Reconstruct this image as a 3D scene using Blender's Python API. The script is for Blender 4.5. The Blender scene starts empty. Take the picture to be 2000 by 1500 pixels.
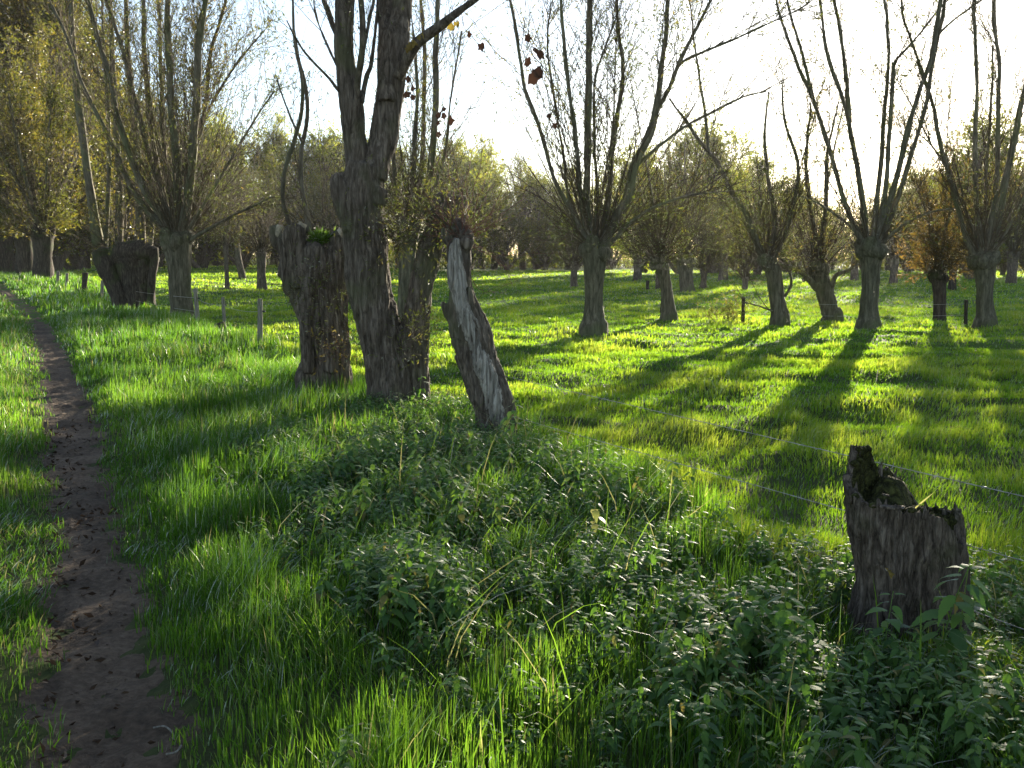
import bpy, math
import numpy as np
from mathutils import Vector

# ------------------------------------------------------------------ camera, sky, sun
SC = bpy.context.scene
COL = SC.collection
F, PITCH, EYE = 1900.0, math.radians(7.5), 1.65
SUN_EL, SUN_AZ = math.radians(9.0), math.radians(22.6)     # azimuth measured from +Y towards +X

cam = bpy.data.cameras.new('camera')
cam.sensor_width = 36; cam.lens = 36 * F / 2000
cam.clip_start = 0.05; cam.clip_end = 2000
camo = bpy.data.objects.new('camera', cam); COL.objects.link(camo)
camo.location = (0, 0, EYE); camo.rotation_euler = (math.pi / 2 - PITCH, 0, 0)
SC.camera = camo

W = bpy.data.worlds.new('World'); SC.world = W; W.use_nodes = True
wn = W.node_tree.nodes; wl = W.node_tree.links
sky = wn.new('ShaderNodeTexSky'); sky.sky_type = 'NISHITA'; sky.sun_disc = False
sky.sun_elevation = SUN_EL; sky.sun_rotation = SUN_AZ
sky.air_density = 0.8; sky.dust_density = 0.3; sky.ozone_density = 1.3
hsv = wn.new('ShaderNodeHueSaturation'); hsv.inputs['Saturation'].default_value = 0.8
wl.new(sky.outputs[0], hsv.inputs['Color']); wl.new(hsv.outputs[0], wn['Background'].inputs[0])
wn['Background'].inputs[1].default_value = 0.072

sl = bpy.data.lights.new('sun', 'SUN'); sl.energy = 5.0; sl.angle = math.radians(0.6)
sl.color = (1.0, 0.89, 0.70)
so = bpy.data.objects.new('sun', sl); COL.objects.link(so)
sd = Vector((math.sin(SUN_AZ) * math.cos(SUN_EL), math.cos(SUN_AZ) * math.cos(SUN_EL), math.sin(SUN_EL)))
so.rotation_euler = sd.to_track_quat('Z', 'Y').to_euler(); so.location = (20, 40, 30)

SC.view_settings.view_transform = 'Standard'; SC.view_settings.look = 'None'
SC.view_settings.exposure = 2.15; SC.view_settings.gamma = 1
SC.render.engine = 'CYCLES'
cy = SC.cycles
cy.max_bounces = 6; cy.diffuse_bounces = 3; cy.glossy_bounces = 2; cy.transmission_bounces = 4
cy.transparent_max_bounces = 4; cy.caustics_reflective = False; cy.caustics_refractive = False
cy.sample_clamp_indirect = 4

rng = np.random.default_rng(7)
CP, SP = math.cos(PITCH), math.sin(PITCH)

# ------------------------------------------------------------------ helpers: noise and placing
def _h(i, j, k, s):
    i, j, k = (np.asarray(q, np.int64) for q in (i, j, k)); n = (i * 374761393 + j * 668265263 + k * 2147483647 + s * 1274126177) & 0xFFFFFFFF
    n = ((n ^ (n >> 13)) * 1274126177) & 0xFFFFFFFF
    n = ((n ^ (n >> 16)) * np.int64(2246822519)) & 0xFFFFFFFF
    n ^= n >> 15
    return (n & 0xFFFF) / 32767.5 - 1.0

def vn(x, y, z, seed=0):
    x, y, z = np.broadcast_arrays(np.asarray(x, float), np.asarray(y, float), np.asarray(z, float))
    i, j, k = np.floor(x).astype(np.int64), np.floor(y).astype(np.int64), np.floor(z).astype(np.int64)
    u, v, w = x - i, y - j, z - k
    u, v, w = u*u*(3-2*u), v*v*(3-2*v), w*w*(3-2*w)
    r = 0
    for a in (0, 1):
        for b in (0, 1):
            for c in (0, 1):
                r = r + (u if a else 1-u) * (v if b else 1-v) * (w if c else 1-w) * _h(i+a, j+b, k+c, seed)
    return r

def fbm(x, y, z, seed=0, o=3):
    r, a = 0, 1.0
    for q in range(o):
        r = r + a * vn(np.asarray(x) * 2**q, np.asarray(y) * 2**q, np.asarray(z) * 2**q, seed + q)
        a *= 0.5
    return r

def sst(a, b, x):
    t = np.clip((np.asarray(x, float) - a) / (b - a), 0, 1)
    return t * t * (3 - 2 * t)

FY = [-20, -5, 3.4, 4.0, 9, 10.5, 12, 17.5, 26, 31, 60, 300]
FX = [9.5, 4.4, 1.75, 1.6, 0.15, -0.9, -1.9, -4.6, -9, -12, -28, -160]
def side(x, y):                       # + on the meadow side of the fence line
    return np.asarray(x) - np.interp(y, FY, FX)

def ground_smooth(x, y):
    x = np.asarray(x, float); y = np.asarray(y, float)
    z = 0.55 * sst(26, 50, y) * sst(-9, -17, x)
    z = z - 0.13 * sst(0.1, 1.3, side(x, y)) * sst(60, 25, y)
    return z

def ray(px, py):
    a, b = (px - 1000) / F, (750 - py) / F
    return np.array([a, CP + b * SP, -SP + b * CP])

def P(px, py, Y):                     # point at depth Y on the sight line of a spot in the photograph
    d = ray(px, py); t = Y / d[1]
    return np.array([d[0] * t, Y, EYE + d[2] * t])

def G(px, py, g=ground_smooth):
    d = ray(px, py); z = 0.0
    for _ in range(30):
        t = (z - EYE) / min(d[2], -1e-4)
        z = 0.5 * z + 0.5 * float(g(d[0] * t, d[1] * t))
    return np.array([d[0] * t, d[1] * t, z])

# the trodden path, edges in world x over y
_pl = [(62, 1500), (70, 1350), (80, 1200), (92, 1000), (84, 800), (74, 700), (58, 640), (38, 600), (4, 578)]
_pr = [(385, 1500), (345, 1350), (290, 1200), (240, 1000), (190, 800), (142, 700), (102, 640), (66, 600), (38, 580)]
def _edge(l):
    q = [G(*p) for p in l]; ys = [p[1] for p in q]; xs = [p[0] for p in q]
    s = (xs[1] - xs[0]) / (ys[1] - ys[0]); ys.insert(0, -6); xs.insert(0, xs[0] + s * 0.6 * (-6 - ys[1]))
    ys.append(ys[-1] + 40); xs.append(xs[-1] - 24)
    return np.array(ys), np.array(xs)
PLY, PLX = _edge(_pl); PRY, PRX = _edge(_pr)
def path_mask(x, y):                  # 1 in the middle of the path, 0 outside
    x = np.asarray(x); l = np.interp(y, PLY, PLX); r = np.interp(y, PRY, PRX)
    w = 0.06 * fbm(x * 3.1, np.asarray(y) * 3.1, 0, 5) + 0.05 * fbm(x * 11, np.asarray(y) * 11, 0, 6, 2)
    d = np.minimum(x - l, r - x) + w
    return sst(-0.09, 0.13, d)

def ground(x, y):
    x = np.asarray(x, float); y = np.asarray(y, float)
    z = ground_smooth(x, y)
    far = sst(8, 20, y)
    mead = sst(-0.2, 1.5, side(x, y))
    amp = 0.024 + 0.045 * mead
    b = amp * fbm(x * 0.75, y * 0.95, 0, 11) + 0.02 * far * fbm(x * 0.30, y * 0.8, 0, 19)
    b = b + 0.05 * fbm(x * 0.16, y * 0.16, 0, 23, 2) * sst(5, 14, y)
    b = b + (0.012 + .014 * mead) * fbm(x * 2.6, y * 2.6, 0, 27, 2) * sst(40, 20, y)
    pm = path_mask(x, y)
    z = z + b * (1 - 0.6 * pm) - 0.035 * pm + 0.012 * pm * fbm(x * 5, y * 5, 0, 31)
    return z

# ------------------------------------------------------------------ helpers: meshes
class Acc:
    def __init__(s): s.V = []; s.F = []; s.n = 0; s.T = []
    def add(s, V, faces, tone=0.5, mat=0):
        V = np.asarray(V, float).reshape(-1, 3)
        if not isinstance(faces, list): faces = [faces]
        for f in faces:
            f = np.asarray(f, np.int64)
            if len(f): s.F.append((f + s.n, mat))
        s.T.append(np.broadcast_to(np.asarray(tone, float), (len(V),)))
        s.V.append(V); s.n += len(V)
    def build(s, name, mats, parent=None, smooth=True, origin=None):
        me = bpy.data.meshes.new(name)
        V = np.concatenate(s.V) if s.V else np.zeros((0, 3))
        if origin is not None: V = V - np.asarray(origin)
        me.vertices.add(len(V)); me.vertices.foreach_set('co', V.astype(np.float32).ravel())
        idx = np.concatenate([f.ravel() for f, m in s.F])
        tot = np.concatenate([np.full(len(f), f.shape[1], np.int32) for f, m in s.F])
        mi = np.concatenate([np.full(len(f), m, np.int32) for f, m in s.F])
        st = np.concatenate([[0], np.cumsum(tot)[:-1]]).astype(np.int32)
        me.loops.add(len(idx)); me.loops.foreach_set('vertex_index', idx.astype(np.int32))
        me.polygons.add(len(tot)); me.polygons.foreach_set('loop_start', st)
        me.polygons.foreach_set('material_index', mi)
        me.polygons.foreach_set('use_smooth', np.full(len(tot), smooth))
        me.update(calc_edges=True)
        a = me.attributes.new('tone', 'FLOAT', 'POINT')
        a.data.foreach_set('value', np.concatenate(s.T).astype(np.float32))
        for m in (mats if isinstance(mats, (list, tuple)) else [mats]): me.materials.append(m)
        o = bpy.data.objects.new(name, me); COL.objects.link(o)
        if origin is not None: o.location = tuple(float(q) for q in origin)
        if parent: o.parent = parent
        return o

def tag(o, label=None, cat=None, group=None, kind=None):
    if label: o['label'] = label
    if cat: o['category'] = cat
    if group: o['group'] = group
    if kind: o['kind'] = kind
    return o

def empty(name, loc, label, cat, group=None):
    o = bpy.data.objects.new(name, None); COL.objects.link(o)
    o.location = tuple(float(q) for q in loc); o.empty_display_size = 0.3
    return tag(o, label, cat, group)

def nrm(a): return a / np.maximum(np.linalg.norm(a, axis=-1, keepdims=True), 1e-9)

def tubes(Pt, R, S=3):                # many tubes at once: Pt (N,K,3), R (N,K)
    N, K, _ = Pt.shape
    T = np.gradient(Pt, axis=1); T = nrm(T)
    ref = np.where(np.abs(T[..., 1:2]) > 0.9, np.array([1., 0, 0]), np.array([0., 1, 0]))
    u = nrm(np.cross(T, ref)); v = np.cross(T, u)
    a = np.arange(S) * 2 * math.pi / S
    ring = u[:, :, None, :] * np.cos(a)[:, None] + v[:, :, None, :] * np.sin(a)[:, None]
    V = Pt[:, :, None, :] + ring * R[:, :, None, None]
    b = (np.arange(N) * K * S)[:, None, None] + (np.arange(K - 1) * S)[None, :, None]
    s = np.arange(S); s2 = (s + 1) % S
    Fq = np.stack([b + s, b + s2, b + S + s2, b + S + s], -1).reshape(-1, 4)
    return V.reshape(-1, 3), Fq

def spline(pts, n):                   # Catmull-Rom through rows of any width
    p = np.asarray(pts, float)
    p = np.vstack([2 * p[0] - p[1], p, 2 * p[-1] - p[-2]])
    m = len(p) - 3
    t = np.linspace(0, m - 1e-6, n); i = t.astype(int); f = (t - i)[:, None]
    a, b, c, d = p[i], p[i+1], p[i+2], p[i+3]
    return 0.5 * (2*b + (c-a)*f + (2*a-5*b+4*c-d)*f**2 + (3*b-a-3*c+d)*f**3)

def sweep(pts, S=24, step=0.06, furrow=0.0, knob=0.0, seed=0, dome=True, freq=(9, 9, 1.3)):
    """closed tapering sweep along rows x,y,z,r with furrowed bark and knobs"""
    p = np.asarray(pts, float)
    L = np.linalg.norm(np.diff(p[:, :3], axis=0), axis=1).sum()
    n = max(5, int(L / step))
    q = spline(p, n); C, R = q[:, :3], np.maximum(q[:, 3], 0.002)
    T = nrm(np.gradient(C, axis=0))
    ref = np.array([0, 1., 0])
    u = nrm(np.cross(T, ref)); v = np.cross(T, u)
    a = np.arange(S) * 2 * math.pi / S
    rad = np.repeat(R[:, None], S, 1)
    ring = u[:, None, :] * np.cos(a)[:, None] + v[:, None, :] * np.sin(a)[:, None]
    X = C[:, None, :] + ring * rad[..., None]
    d = 0
    if knob: d = d + knob * rad * fbm(X[..., 0] * 2.2, X[..., 1] * 2.2, X[..., 2] * 1.8, seed, 3)
    if furrow: d = d + furrow * (1 - 2 * np.abs(fbm(X[..., 0] * freq[0], X[..., 1] * freq[1], X[..., 2] * freq[2], seed + 9, 3)))
    X = X + ring * (d[..., None] if not np.isscalar(d) else 0)
    V = X.reshape(-1, 3)
    b = (np.arange(n - 1) * S)[:, None]; s = np.arange(S); s2 = (s + 1) % S
    Fq = np.stack([b + s, b + s2, b + S + s2, b + S + s], -1).reshape(-1, 4)
    top = C[-1] + T[-1] * (R[-1] * 0.45 if dome else 0)
    V = np.vstack([V, C[0] - T[0] * 0.01, top])
    k = n * S
    c0 = np.stack([s2, s, np.full(S, k)], -1); e = (n - 1) * S
    c1 = np.stack([e + s, e + s2, np.full(S, k + 1)], -1)
    return V, [Fq, np.vstack([c0, c1])]

# ------------------------------------------------------------------ materials
def mat_new(name):
    m = bpy.data.materials.new(name); m.use_nodes = True
    n = m.node_tree.nodes; n.clear()
    return m, n, m.node_tree.links

def ramp(n, stops):
    r = n.new('ShaderNodeValToRGB'); e = r.color_ramp.elements
    while len(e) < len(stops): e.new(0.5)
    for q, (p, c) in zip(e, stops): q.position = p; q.color = (*c, 1)
    return r

def leaf_mat(name, refl, trans, tf=0.5, gloss=0.05, rough=0.4, nscale=0):
    """thin leaf: reflects one colour, lets a yellower one through"""
    m, n, l = mat_new(name)
    at = n.new('ShaderNodeAttribute'); at.attribute_name = 'tone'
    r1, r2 = ramp(n, refl), ramp(n, trans)
    l.new(at.outputs['Fac'], r1.inputs[0]); l.new(at.outputs['Fac'], r2.inputs[0])
    d = n.new('ShaderNodeBsdfDiffuse'); t = n.new('ShaderNodeBsdfTranslucent')
    l.new(r1.outputs[0], d.inputs[0]); l.new(r2.outputs[0], t.inputs[0])
    mx = n.new('ShaderNodeMixShader'); mx.inputs[0].default_value = tf
    l.new(d.outputs[0], mx.inputs[1]); l.new(t.outputs[0], mx.inputs[2])
    g = n.new('ShaderNodeBsdfGlossy'); g.inputs['Roughness'].default_value = rough
    g.inputs[0].default_value = (0.9, 0.9, 0.9, 1)
    fr = n.new('ShaderNodeFresnel'); fr.inputs[0].default_value = 1.42
    mu = n.new('ShaderNodeMath'); mu.operation = 'MULTIPLY'; mu.inputs[1].default_value = gloss
    l.new(fr.outputs[0], mu.inputs[0])
    m2 = n.new('ShaderNodeMixShader'); l.new(mu.outputs[0], m2.inputs[0])
    l.new(mx.outputs[0], m2.inputs[1]); l.new(g.outputs[0], m2.inputs[2])
    if nscale:
        tc = n.new('ShaderNodeTexCoord'); nz = n.new('ShaderNodeTexNoise'); nz.inputs['Scale'].default_value = nscale
        l.new(tc.outputs['Object'], nz.inputs[0])
        bp = n.new('ShaderNodeBump'); bp.inputs['Strength'].default_value = 0.5; bp.inputs['Distance'].default_value = 0.004
        l.new(nz.outputs[0], bp.inputs['Height'])
        for q in (d, t, g): l.new(bp.outputs[0], q.inputs['Normal'])
    o = n.new('ShaderNodeOutputMaterial'); l.new(m2.outputs[0], o.inputs[0])
    return m

def bark_mat(name, dark, mid, light, moss=None, moss_amt=0.5, scale=(14, 14, 2.2), bump=0.6, dist=0.02, moss_scale=1.6):
    m, n, l = mat_new(name)
    tc = n.new('ShaderNodeTexCoord'); mp = n.new('ShaderNodeMapping'); mp.inputs['Scale'].default_value = scale
    l.new(tc.outputs['Object'], mp.inputs[0])
    nz = n.new('ShaderNodeTexNoise'); nz.inputs['Scale'].default_value = 1.6; nz.inputs['Detail'].default_value = 8
    nz.inputs['Roughness'].default_value = 0.68; nz.inputs['Distortion'].default_value = 0.6
    l.new(mp.outputs[0], nz.inputs[0])
    r = ramp(n, [(0.30, dark), (0.5, mid), (0.72, light)]); l.new(nz.outputs[0], r.inputs[0])
    col = r.outputs[0]; hgt = nz.outputs[0]
    if bump:
        m2 = n.new('ShaderNodeMapping'); m2.inputs['Scale'].default_value = (scale[0] * 0.9, scale[1] * 0.9, scale[2] * 0.6); l.new(tc.outputs['Object'], m2.inputs[0])
        nd_ = n.new('ShaderNodeTexNoise'); nd_.inputs['Scale'].default_value = 1.1; nd_.inputs['Detail'].default_value = 4; l.new(m2.outputs[0], nd_.inputs[0])
        sc2 = n.new('ShaderNodeVectorMath'); sc2.operation = 'SCALE'; sc2.inputs['Scale'].default_value = 2.2; l.new(nd_.outputs['Color'], sc2.inputs[0]); av = n.new('ShaderNodeMixRGB'); av.blend_type = 'ADD'; av.inputs[0].default_value = 1.0; nd_.inputs['Scale'].default_value = 0.8; nd_.inputs['Roughness'].default_value = 0.7; l.new(m2.outputs[0], av.inputs[1]); l.new(sc2.outputs[0], av.inputs[2])
        vo = n.new('ShaderNodeTexVoronoi'); vo.feature = 'DISTANCE_TO_EDGE'; vo.inputs['Scale'].default_value = 1.0; l.new(av.outputs[0], vo.inputs[0])
        rv = ramp(n, [(0.0, (0.25, 0.25, 0.25)), (0.10, (0.75, 0.75, 0.75)), (0.28, (1.1, 1.1, 1.1))]); l.new(vo.outputs['Distance'], rv.inputs[0])
        mv = n.new('ShaderNodeMixRGB'); mv.blend_type = 'MULTIPLY'; mv.inputs[0].default_value = 0.5; l.new(col, mv.inputs[1]); l.new(rv.outputs[0], mv.inputs[2]); col = mv.outputs[0]
        ah = n.new('ShaderNodeMixRGB'); ah.inputs[0].default_value = 0.5; l.new(nz.outputs[0], ah.inputs[1]); l.new(rv.outputs[0], ah.inputs[2]); hgt = ah.outputs[0]
    if moss:
        n2 = n.new('ShaderNodeTexNoise'); n2.inputs['Scale'].default_value = moss_scale; n2.inputs['Detail'].default_value = 5
        l.new(tc.outputs['Object'], n2.inputs[0])
        r2 = ramp(n, [(0.62 - moss_amt * 0.3, (0, 0, 0)), (0.72 - moss_amt * 0.25, (1, 1, 1))]); l.new(n2.outputs[0], r2.inputs[0])
        mx = n.new('ShaderNodeMixRGB'); l.new(r2.outputs[0], mx.inputs[0]); l.new(col, mx.inputs[1])
        m3 = n.new('ShaderNodeMixRGB'); m3.inputs[0].default_value = 0.65; l.new(col, m3.inputs[1]); m3.inputs[2].default_value = (*moss, 1)
        l.new(m3.outputs[0], mx.inputs[2]); col = mx.outputs[0]
    b = n.new('ShaderNodeBsdfPrincipled'); b.inputs['Roughness'].default_value = 0.92
    b.inputs['Specular IOR Level'].default_value = 0.15
    l.new(col, b.inputs['Base Color'])
    bp = n.new('ShaderNodeBump'); bp.inputs['Strength'].default_value = bump; bp.inputs['Distance'].default_value = dist
    l.new(hgt, bp.inputs['Height']); l.new(bp.outputs[0], b.inputs['Normal'])
    o = n.new('ShaderNodeOutputMaterial'); l.new(b.outputs[0], o.inputs[0])
    return m

M = {}
M['bark'] = bark_mat('furrowed_bark', (0.045, 0.034, 0.026), (0.135, 0.110, 0.086), (0.26, 0.22, 0.18), (0.11, 0.115, 0.06), 0.3, (17, 17, 3.0), 1.0, 0.03)
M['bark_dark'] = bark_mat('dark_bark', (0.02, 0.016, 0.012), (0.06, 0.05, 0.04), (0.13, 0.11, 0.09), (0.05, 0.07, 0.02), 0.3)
M['bark_stump'] = bark_mat('old_stump_bark', (0.035, 0.027, 0.020), (0.115, 0.092, 0.072), (0.22, 0.185, 0.15), (0.07, 0.08, 0.03), 0.3, (30, 30, 7), 1.0, 0.02)
M['bark_mossy'] = bark_mat('mossy_bark', (0.05, 0.045, 0.03), (0.12, 0.11, 0.075), (0.20, 0.18, 0.13), (0.10, 0.115, 0.05), 0.45, (11, 11, 1.8), 0.9, 0.03, moss_scale=0.9)
M['limb'] = bark_mat('limb_bark', (0.07, 0.062, 0.045), (0.14, 0.125, 0.09), (0.22, 0.20, 0.15), (0.11, 0.125, 0.055), 0.45, (6, 6, 1.5), moss_scale=0.7)
M['twig'] = bark_mat('twig_bark', (0.045, 0.034, 0.022), (0.08, 0.062, 0.04), (0.12, 0.095, 0.06), bump=0)
M['shoot'] = bark_mat('red_shoot', (0.09, 0.035, 0.025), (0.15, 0.07, 0.05), (0.24, 0.16, 0.12), bump=0)
M['deadwood'] = bark_mat('bare_wood', (0.07, 0.058, 0.046), (0.32, 0.29, 0.25), (0.56, 0.53, 0.48), None, scale=(26, 26, 1.6), bump=1.0, dist=0.02)
M['post'] = bark_mat('weathered_post', (0.12, 0.11, 0.09), (0.24, 0.22, 0.18), (0.36, 0.34, 0.29), (0.12, 0.15, 0.07), 0.4, (30, 30, 2.5), bump=0.4, dist=0.005)
M['cut'] = bark_mat('sawn_wood', (0.22, 0.18, 0.12), (0.36, 0.31, 0.22), (0.48, 0.42, 0.32), None, scale=(9, 9, 9), bump=0.3, dist=0.01)
M['moss'] = bark_mat('moss', (0.012, 0.012, 0.006), (0.04, 0.042, 0.012), (0.085, 0.09, 0.025), None, scale=(22, 22, 22), bump=1.0, dist=0.02)

grassR = [(0.0, (0.030, 0.075, 0.012)), (0.45, (0.050, 0.125, 0.016)), (0.8, (0.085, 0.165, 0.022)), (0.97, (0.20, 0.20, 0.09))]
grassT = [(0.0, (0.085, 0.22, 0.012)), (0.45, (0.16, 0.34, 0.018)), (0.8, (0.25, 0.42, 0.03)), (0.97, (0.34, 0.33, 0.11))]
M['grass'] = leaf_mat('grass_blade', grassR, grassT, 0.55, 0.3, 0.4)
M['meadow'] = leaf_mat('meadow_blade', [(0, (0.035, 0.095, 0.010)), (0.5, (0.075, 0.165, 0.014)), (0.9, (0.14, 0.22, 0.03))],
                       [(0, (0.13, 0.30, 0.010)), (0.5, (0.29, 0.49, 0.018)), (0.9, (0.49, 0.58, 0.05))], 0.55, 0.22, 0.4)
M['nettle'] = leaf_mat('nettle_leaf', [(0, (0.04, 0.095, 0.034)), (0.5, (0.100, 0.200, 0.046)), (0.92, (0.17, 0.27, 0.06)), (1, (0.20, 0.18, 0.06))],
                       [(0, (0.08, 0.20, 0.014)), (0.5, (0.17, 0.34, 0.025)), (0.92, (0.28, 0.42, 0.04)), (1, (0.35, 0.30, 0.06))], 0.48, 0.42, 0.6, 60)
M['willow'] = leaf_mat('willow_leaf', [(0, (0.05, 0.065, 0.022)), (0.5, (0.09, 0.10, 0.032)), (0.85, (0.14, 0.13, 0.04)), (1, (0.18, 0.13, 0.04))],
                       [(0, (0.10, 0.14, 0.02)), (0.5, (0.19, 0.22, 0.03)), (0.85, (0.30, 0.26, 0.04)), (1, (0.36, 0.24, 0.04))], 0.36, 0.2, 0.5)
M['olive'] = leaf_mat('olive_leaf', [(0, (0.045, 0.055, 0.018)), (0.5, (0.080, 0.085, 0.024)), (1, (0.14, 0.115, 0.03))],
                      [(0, (0.10, 0.13, 0.016)), (0.5, (0.19, 0.20, 0.024)), (1, (0.33, 0.25, 0.03))], 0.48, 0.2, 0.45)
M['wood'] = leaf_mat('wood_leaf', [(0, (0.045, 0.070, 0.018)), (0.5, (0.085, 0.105, 0.026)), (1, (0.15, 0.135, 0.035))],
                     [(0, (0.16, 0.23, 0.02)), (0.5, (0.30, 0.35, 0.03)), (1, (0.46, 0.42, 0.045))], 0.55, 0.15, 0.5)
M['rust'] = leaf_mat('rusty_leaf', [(0, (0.07, 0.055, 0.018)), (0.5, (0.11, 0.075, 0.022)), (1, (0.18, 0.10, 0.03))],
                     [(0, (0.12, 0.12, 0.015)), (0.5, (0.20, 0.15, 0.02)), (1, (0.30, 0.17, 0.03))], 0.5, 0.3, 0.4)
M['dry'] = leaf_mat('dry_leaf', [(0, (0.032, 0.022, 0.017)), (1, (0.06, 0.038, 0.026))], [(0, (0.03, 0.015, 0.01)), (1, (0.06, 0.025, 0.012))], 0.2, 0.2, 0.5)
M['yellow'] = leaf_mat('yellow_leaf', [(0, (0.17, 0.12, 0.03)), (1, (0.28, 0.21, 0.05))], [(0, (0.25, 0.17, 0.03)), (1, (0.34, 0.26, 0.04))], 0.5, 0.3, 0.4)
M['fresh'] = leaf_mat('fresh_leaf', [(0, (0.06, 0.12, 0.015)), (1, (0.10, 0.16, 0.02))], [(0, (0.14, 0.28, 0.02)), (1, (0.22, 0.36, 0.03))], 0.55, 0.3, 0.4)
M['pale'] = leaf_mat('pale_leaf', [(0, (0.22, 0.25, 0.10)), (1, (0.34, 0.34, 0.17))], [(0, (0.34, 0.38, 0.08)), (1, (0.5, 0.48, 0.14))], 0.5, 0.3, 0.4)
M['litter'] = leaf_mat('leaf_litter', [(0, (0.035, 0.022, 0.014)), (0.6, (0.075, 0.046, 0.028)), (1, (0.13, 0.09, 0.055))], [(0, (0.03, 0.015, 0.01)), (1, (0.1, 0.06, 0.03))], 0.15, 0.05, 0.7)

def ground_mat(name, stops, s1, s2, bump, dist, rough=0.95):
    m, n, l = mat_new(name)
    tc = n.new('ShaderNodeTexCoord')
    a = n.new('ShaderNodeTexNoise'); a.inputs['Scale'].default_value = s1; a.inputs['Detail'].default_value = 6; a.inputs['Roughness'].default_value = 0.65
    b2 = n.new('ShaderNodeTexNoise'); b2.inputs['Scale'].default_value = s2; b2.inputs['Detail'].default_value = 4
    l.new(tc.outputs['Object'], a.inputs[0]); l.new(tc.outputs['Object'], b2.inputs[0])
    mx = n.new('ShaderNodeMath'); mx.operation = 'ADD'; l.new(a.outputs[0], mx.inputs[0]); l.new(b2.outputs[0], mx.inputs[1])
    hf = n.new('ShaderNodeMath'); hf.operation = 'MULTIPLY'; hf.inputs[1].default_value = 0.5; l.new(mx.outputs[0], hf.inputs[0])
    r = ramp(n, stops); l.new(hf.outputs[0], r.inputs[0])
    b = n.new('ShaderNodeBsdfPrincipled'); b.inputs['Roughness'].default_value = rough; b.inputs['Specular IOR Level'].default_value = 0.2
    l.new(r.outputs[0], b.inputs['Base Color'])
    bp = n.new('ShaderNodeBump'); bp.inputs['Strength'].default_value = bump; bp.inputs['Distance'].default_value = dist
    l.new(a.outputs[0], bp.inputs['Height']); l.new(bp.outputs[0], b.inputs['Normal'])
    o = n.new('ShaderNodeOutputMaterial'); l.new(b.outputs[0], o.inputs[0])
    return m
M['turf'] = ground_mat('turf', [(0.32, (0.022, 0.026, 0.010)), (0.5, (0.045, 0.058, 0.015)), (0.68, (0.08, 0.085, 0.028))], 9, 0.6, 0.8, 0.05)
_n, _l = M['turf'].node_tree.nodes, M['turf'].node_tree.links     # the sward closes towards the far meadow
_at = _n.new('ShaderNodeAttribute'); _at.attribute_name = 'tone'; _mx = _n.new('ShaderNodeMixRGB'); _l.new(_at.outputs['Fac'], _mx.inputs[0])
_r = [q for q in _n if q.type == 'VALTORGB'][0]; _r2 = ramp(_n, [(0.32, (0.035, 0.075, 0.012)), (0.5, (0.070, 0.130, 0.018)), (0.68, (0.12, 0.18, 0.03))])
_l.new([q for q in _n if q.type == 'MATH'][-1].outputs[0], _r2.inputs[0]); _l.new(_r.outputs[0], _mx.inputs[1]); _l.new(_r2.outputs[0], _mx.inputs[2])
_l.new(_mx.outputs[0], [q for q in _n if q.type == 'BSDF_PRINCIPLED'][0].inputs['Base Color'])
M['soil'] = ground_mat('trodden_soil', [(0.32, (0.034, 0.023, 0.015)), (0.5, (0.108, 0.075, 0.050)), (0.68, (0.21, 0.152, 0.105))], 30, 1.6, 1.0, 0.03, 0.85)
mw, nw, lw = mat_new('galvanised_wire')
bw = nw.new('ShaderNodeBsdfPrincipled'); bw.inputs['Base Color'].default_value = (0.45, 0.46, 0.47, 1)
bw.inputs['Metallic'].default_value = 0.7; bw.inputs['Roughness'].default_value = 0.45
nzw = nw.new('ShaderNodeTexNoise'); nzw.inputs['Scale'].default_value = 40
rw = ramp(nw, [(0.3, (0.25, 0.24, 0.23)), (0.7, (0.5, 0.5, 0.5))]); lw.new(nzw.outputs[0], rw.inputs[0]); lw.new(rw.outputs[0], bw.inputs['Base Color'])
ow = nw.new('ShaderNodeOutputMaterial'); lw.new(bw.outputs[0], ow.inputs[0]); M['wire'] = mw
mb, nb, lb = mat_new('black_insulator')
bb = nb.new('ShaderNodeBsdfPrincipled'); bb.inputs['Base Color'].default_value = (0.02, 0.02, 0.02, 1); bb.inputs['Roughness'].default_value = 0.5
ob = nb.new('ShaderNodeOutputMaterial'); lb.new(bb.outputs[0], ob.inputs[0]); M['black'] = mb

# ------------------------------------------------------------------ ground and path
def graded(lo, hi, near_lo, near_hi, s0, grow):
    a = list(np.arange(near_lo, near_hi, s0)); st = s0
    while a[-1] < hi: st *= grow; a.append(a[-1] + st)
    st = s0; b = [a[0]]
    while b[-1] > lo: st *= grow; b.append(b[-1] - st)
    return np.array(b[:0:-1] + a)
xs = graded(-260, 260, -10, 12, 0.13, 1.05); ys = graded(-30, 420, 1, 22, 0.13, 1.03)
X, Y = np.meshgrid(xs, ys); Z = ground(X, Y)
a = Acc(); nx, ny = len(xs), len(ys)
i = (np.arange(ny - 1)[:, None] * nx + np.arange(nx - 1)[None]).ravel()
a.add(np.stack([X, Y, Z], -1), np.stack([i, i + 1, i + nx + 1, i + nx], -1), sst(9, 26, Y).ravel())
tag(a.build('ground', M['turf']), 'green undulating meadow and bank', 'ground', kind='structure')

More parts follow.
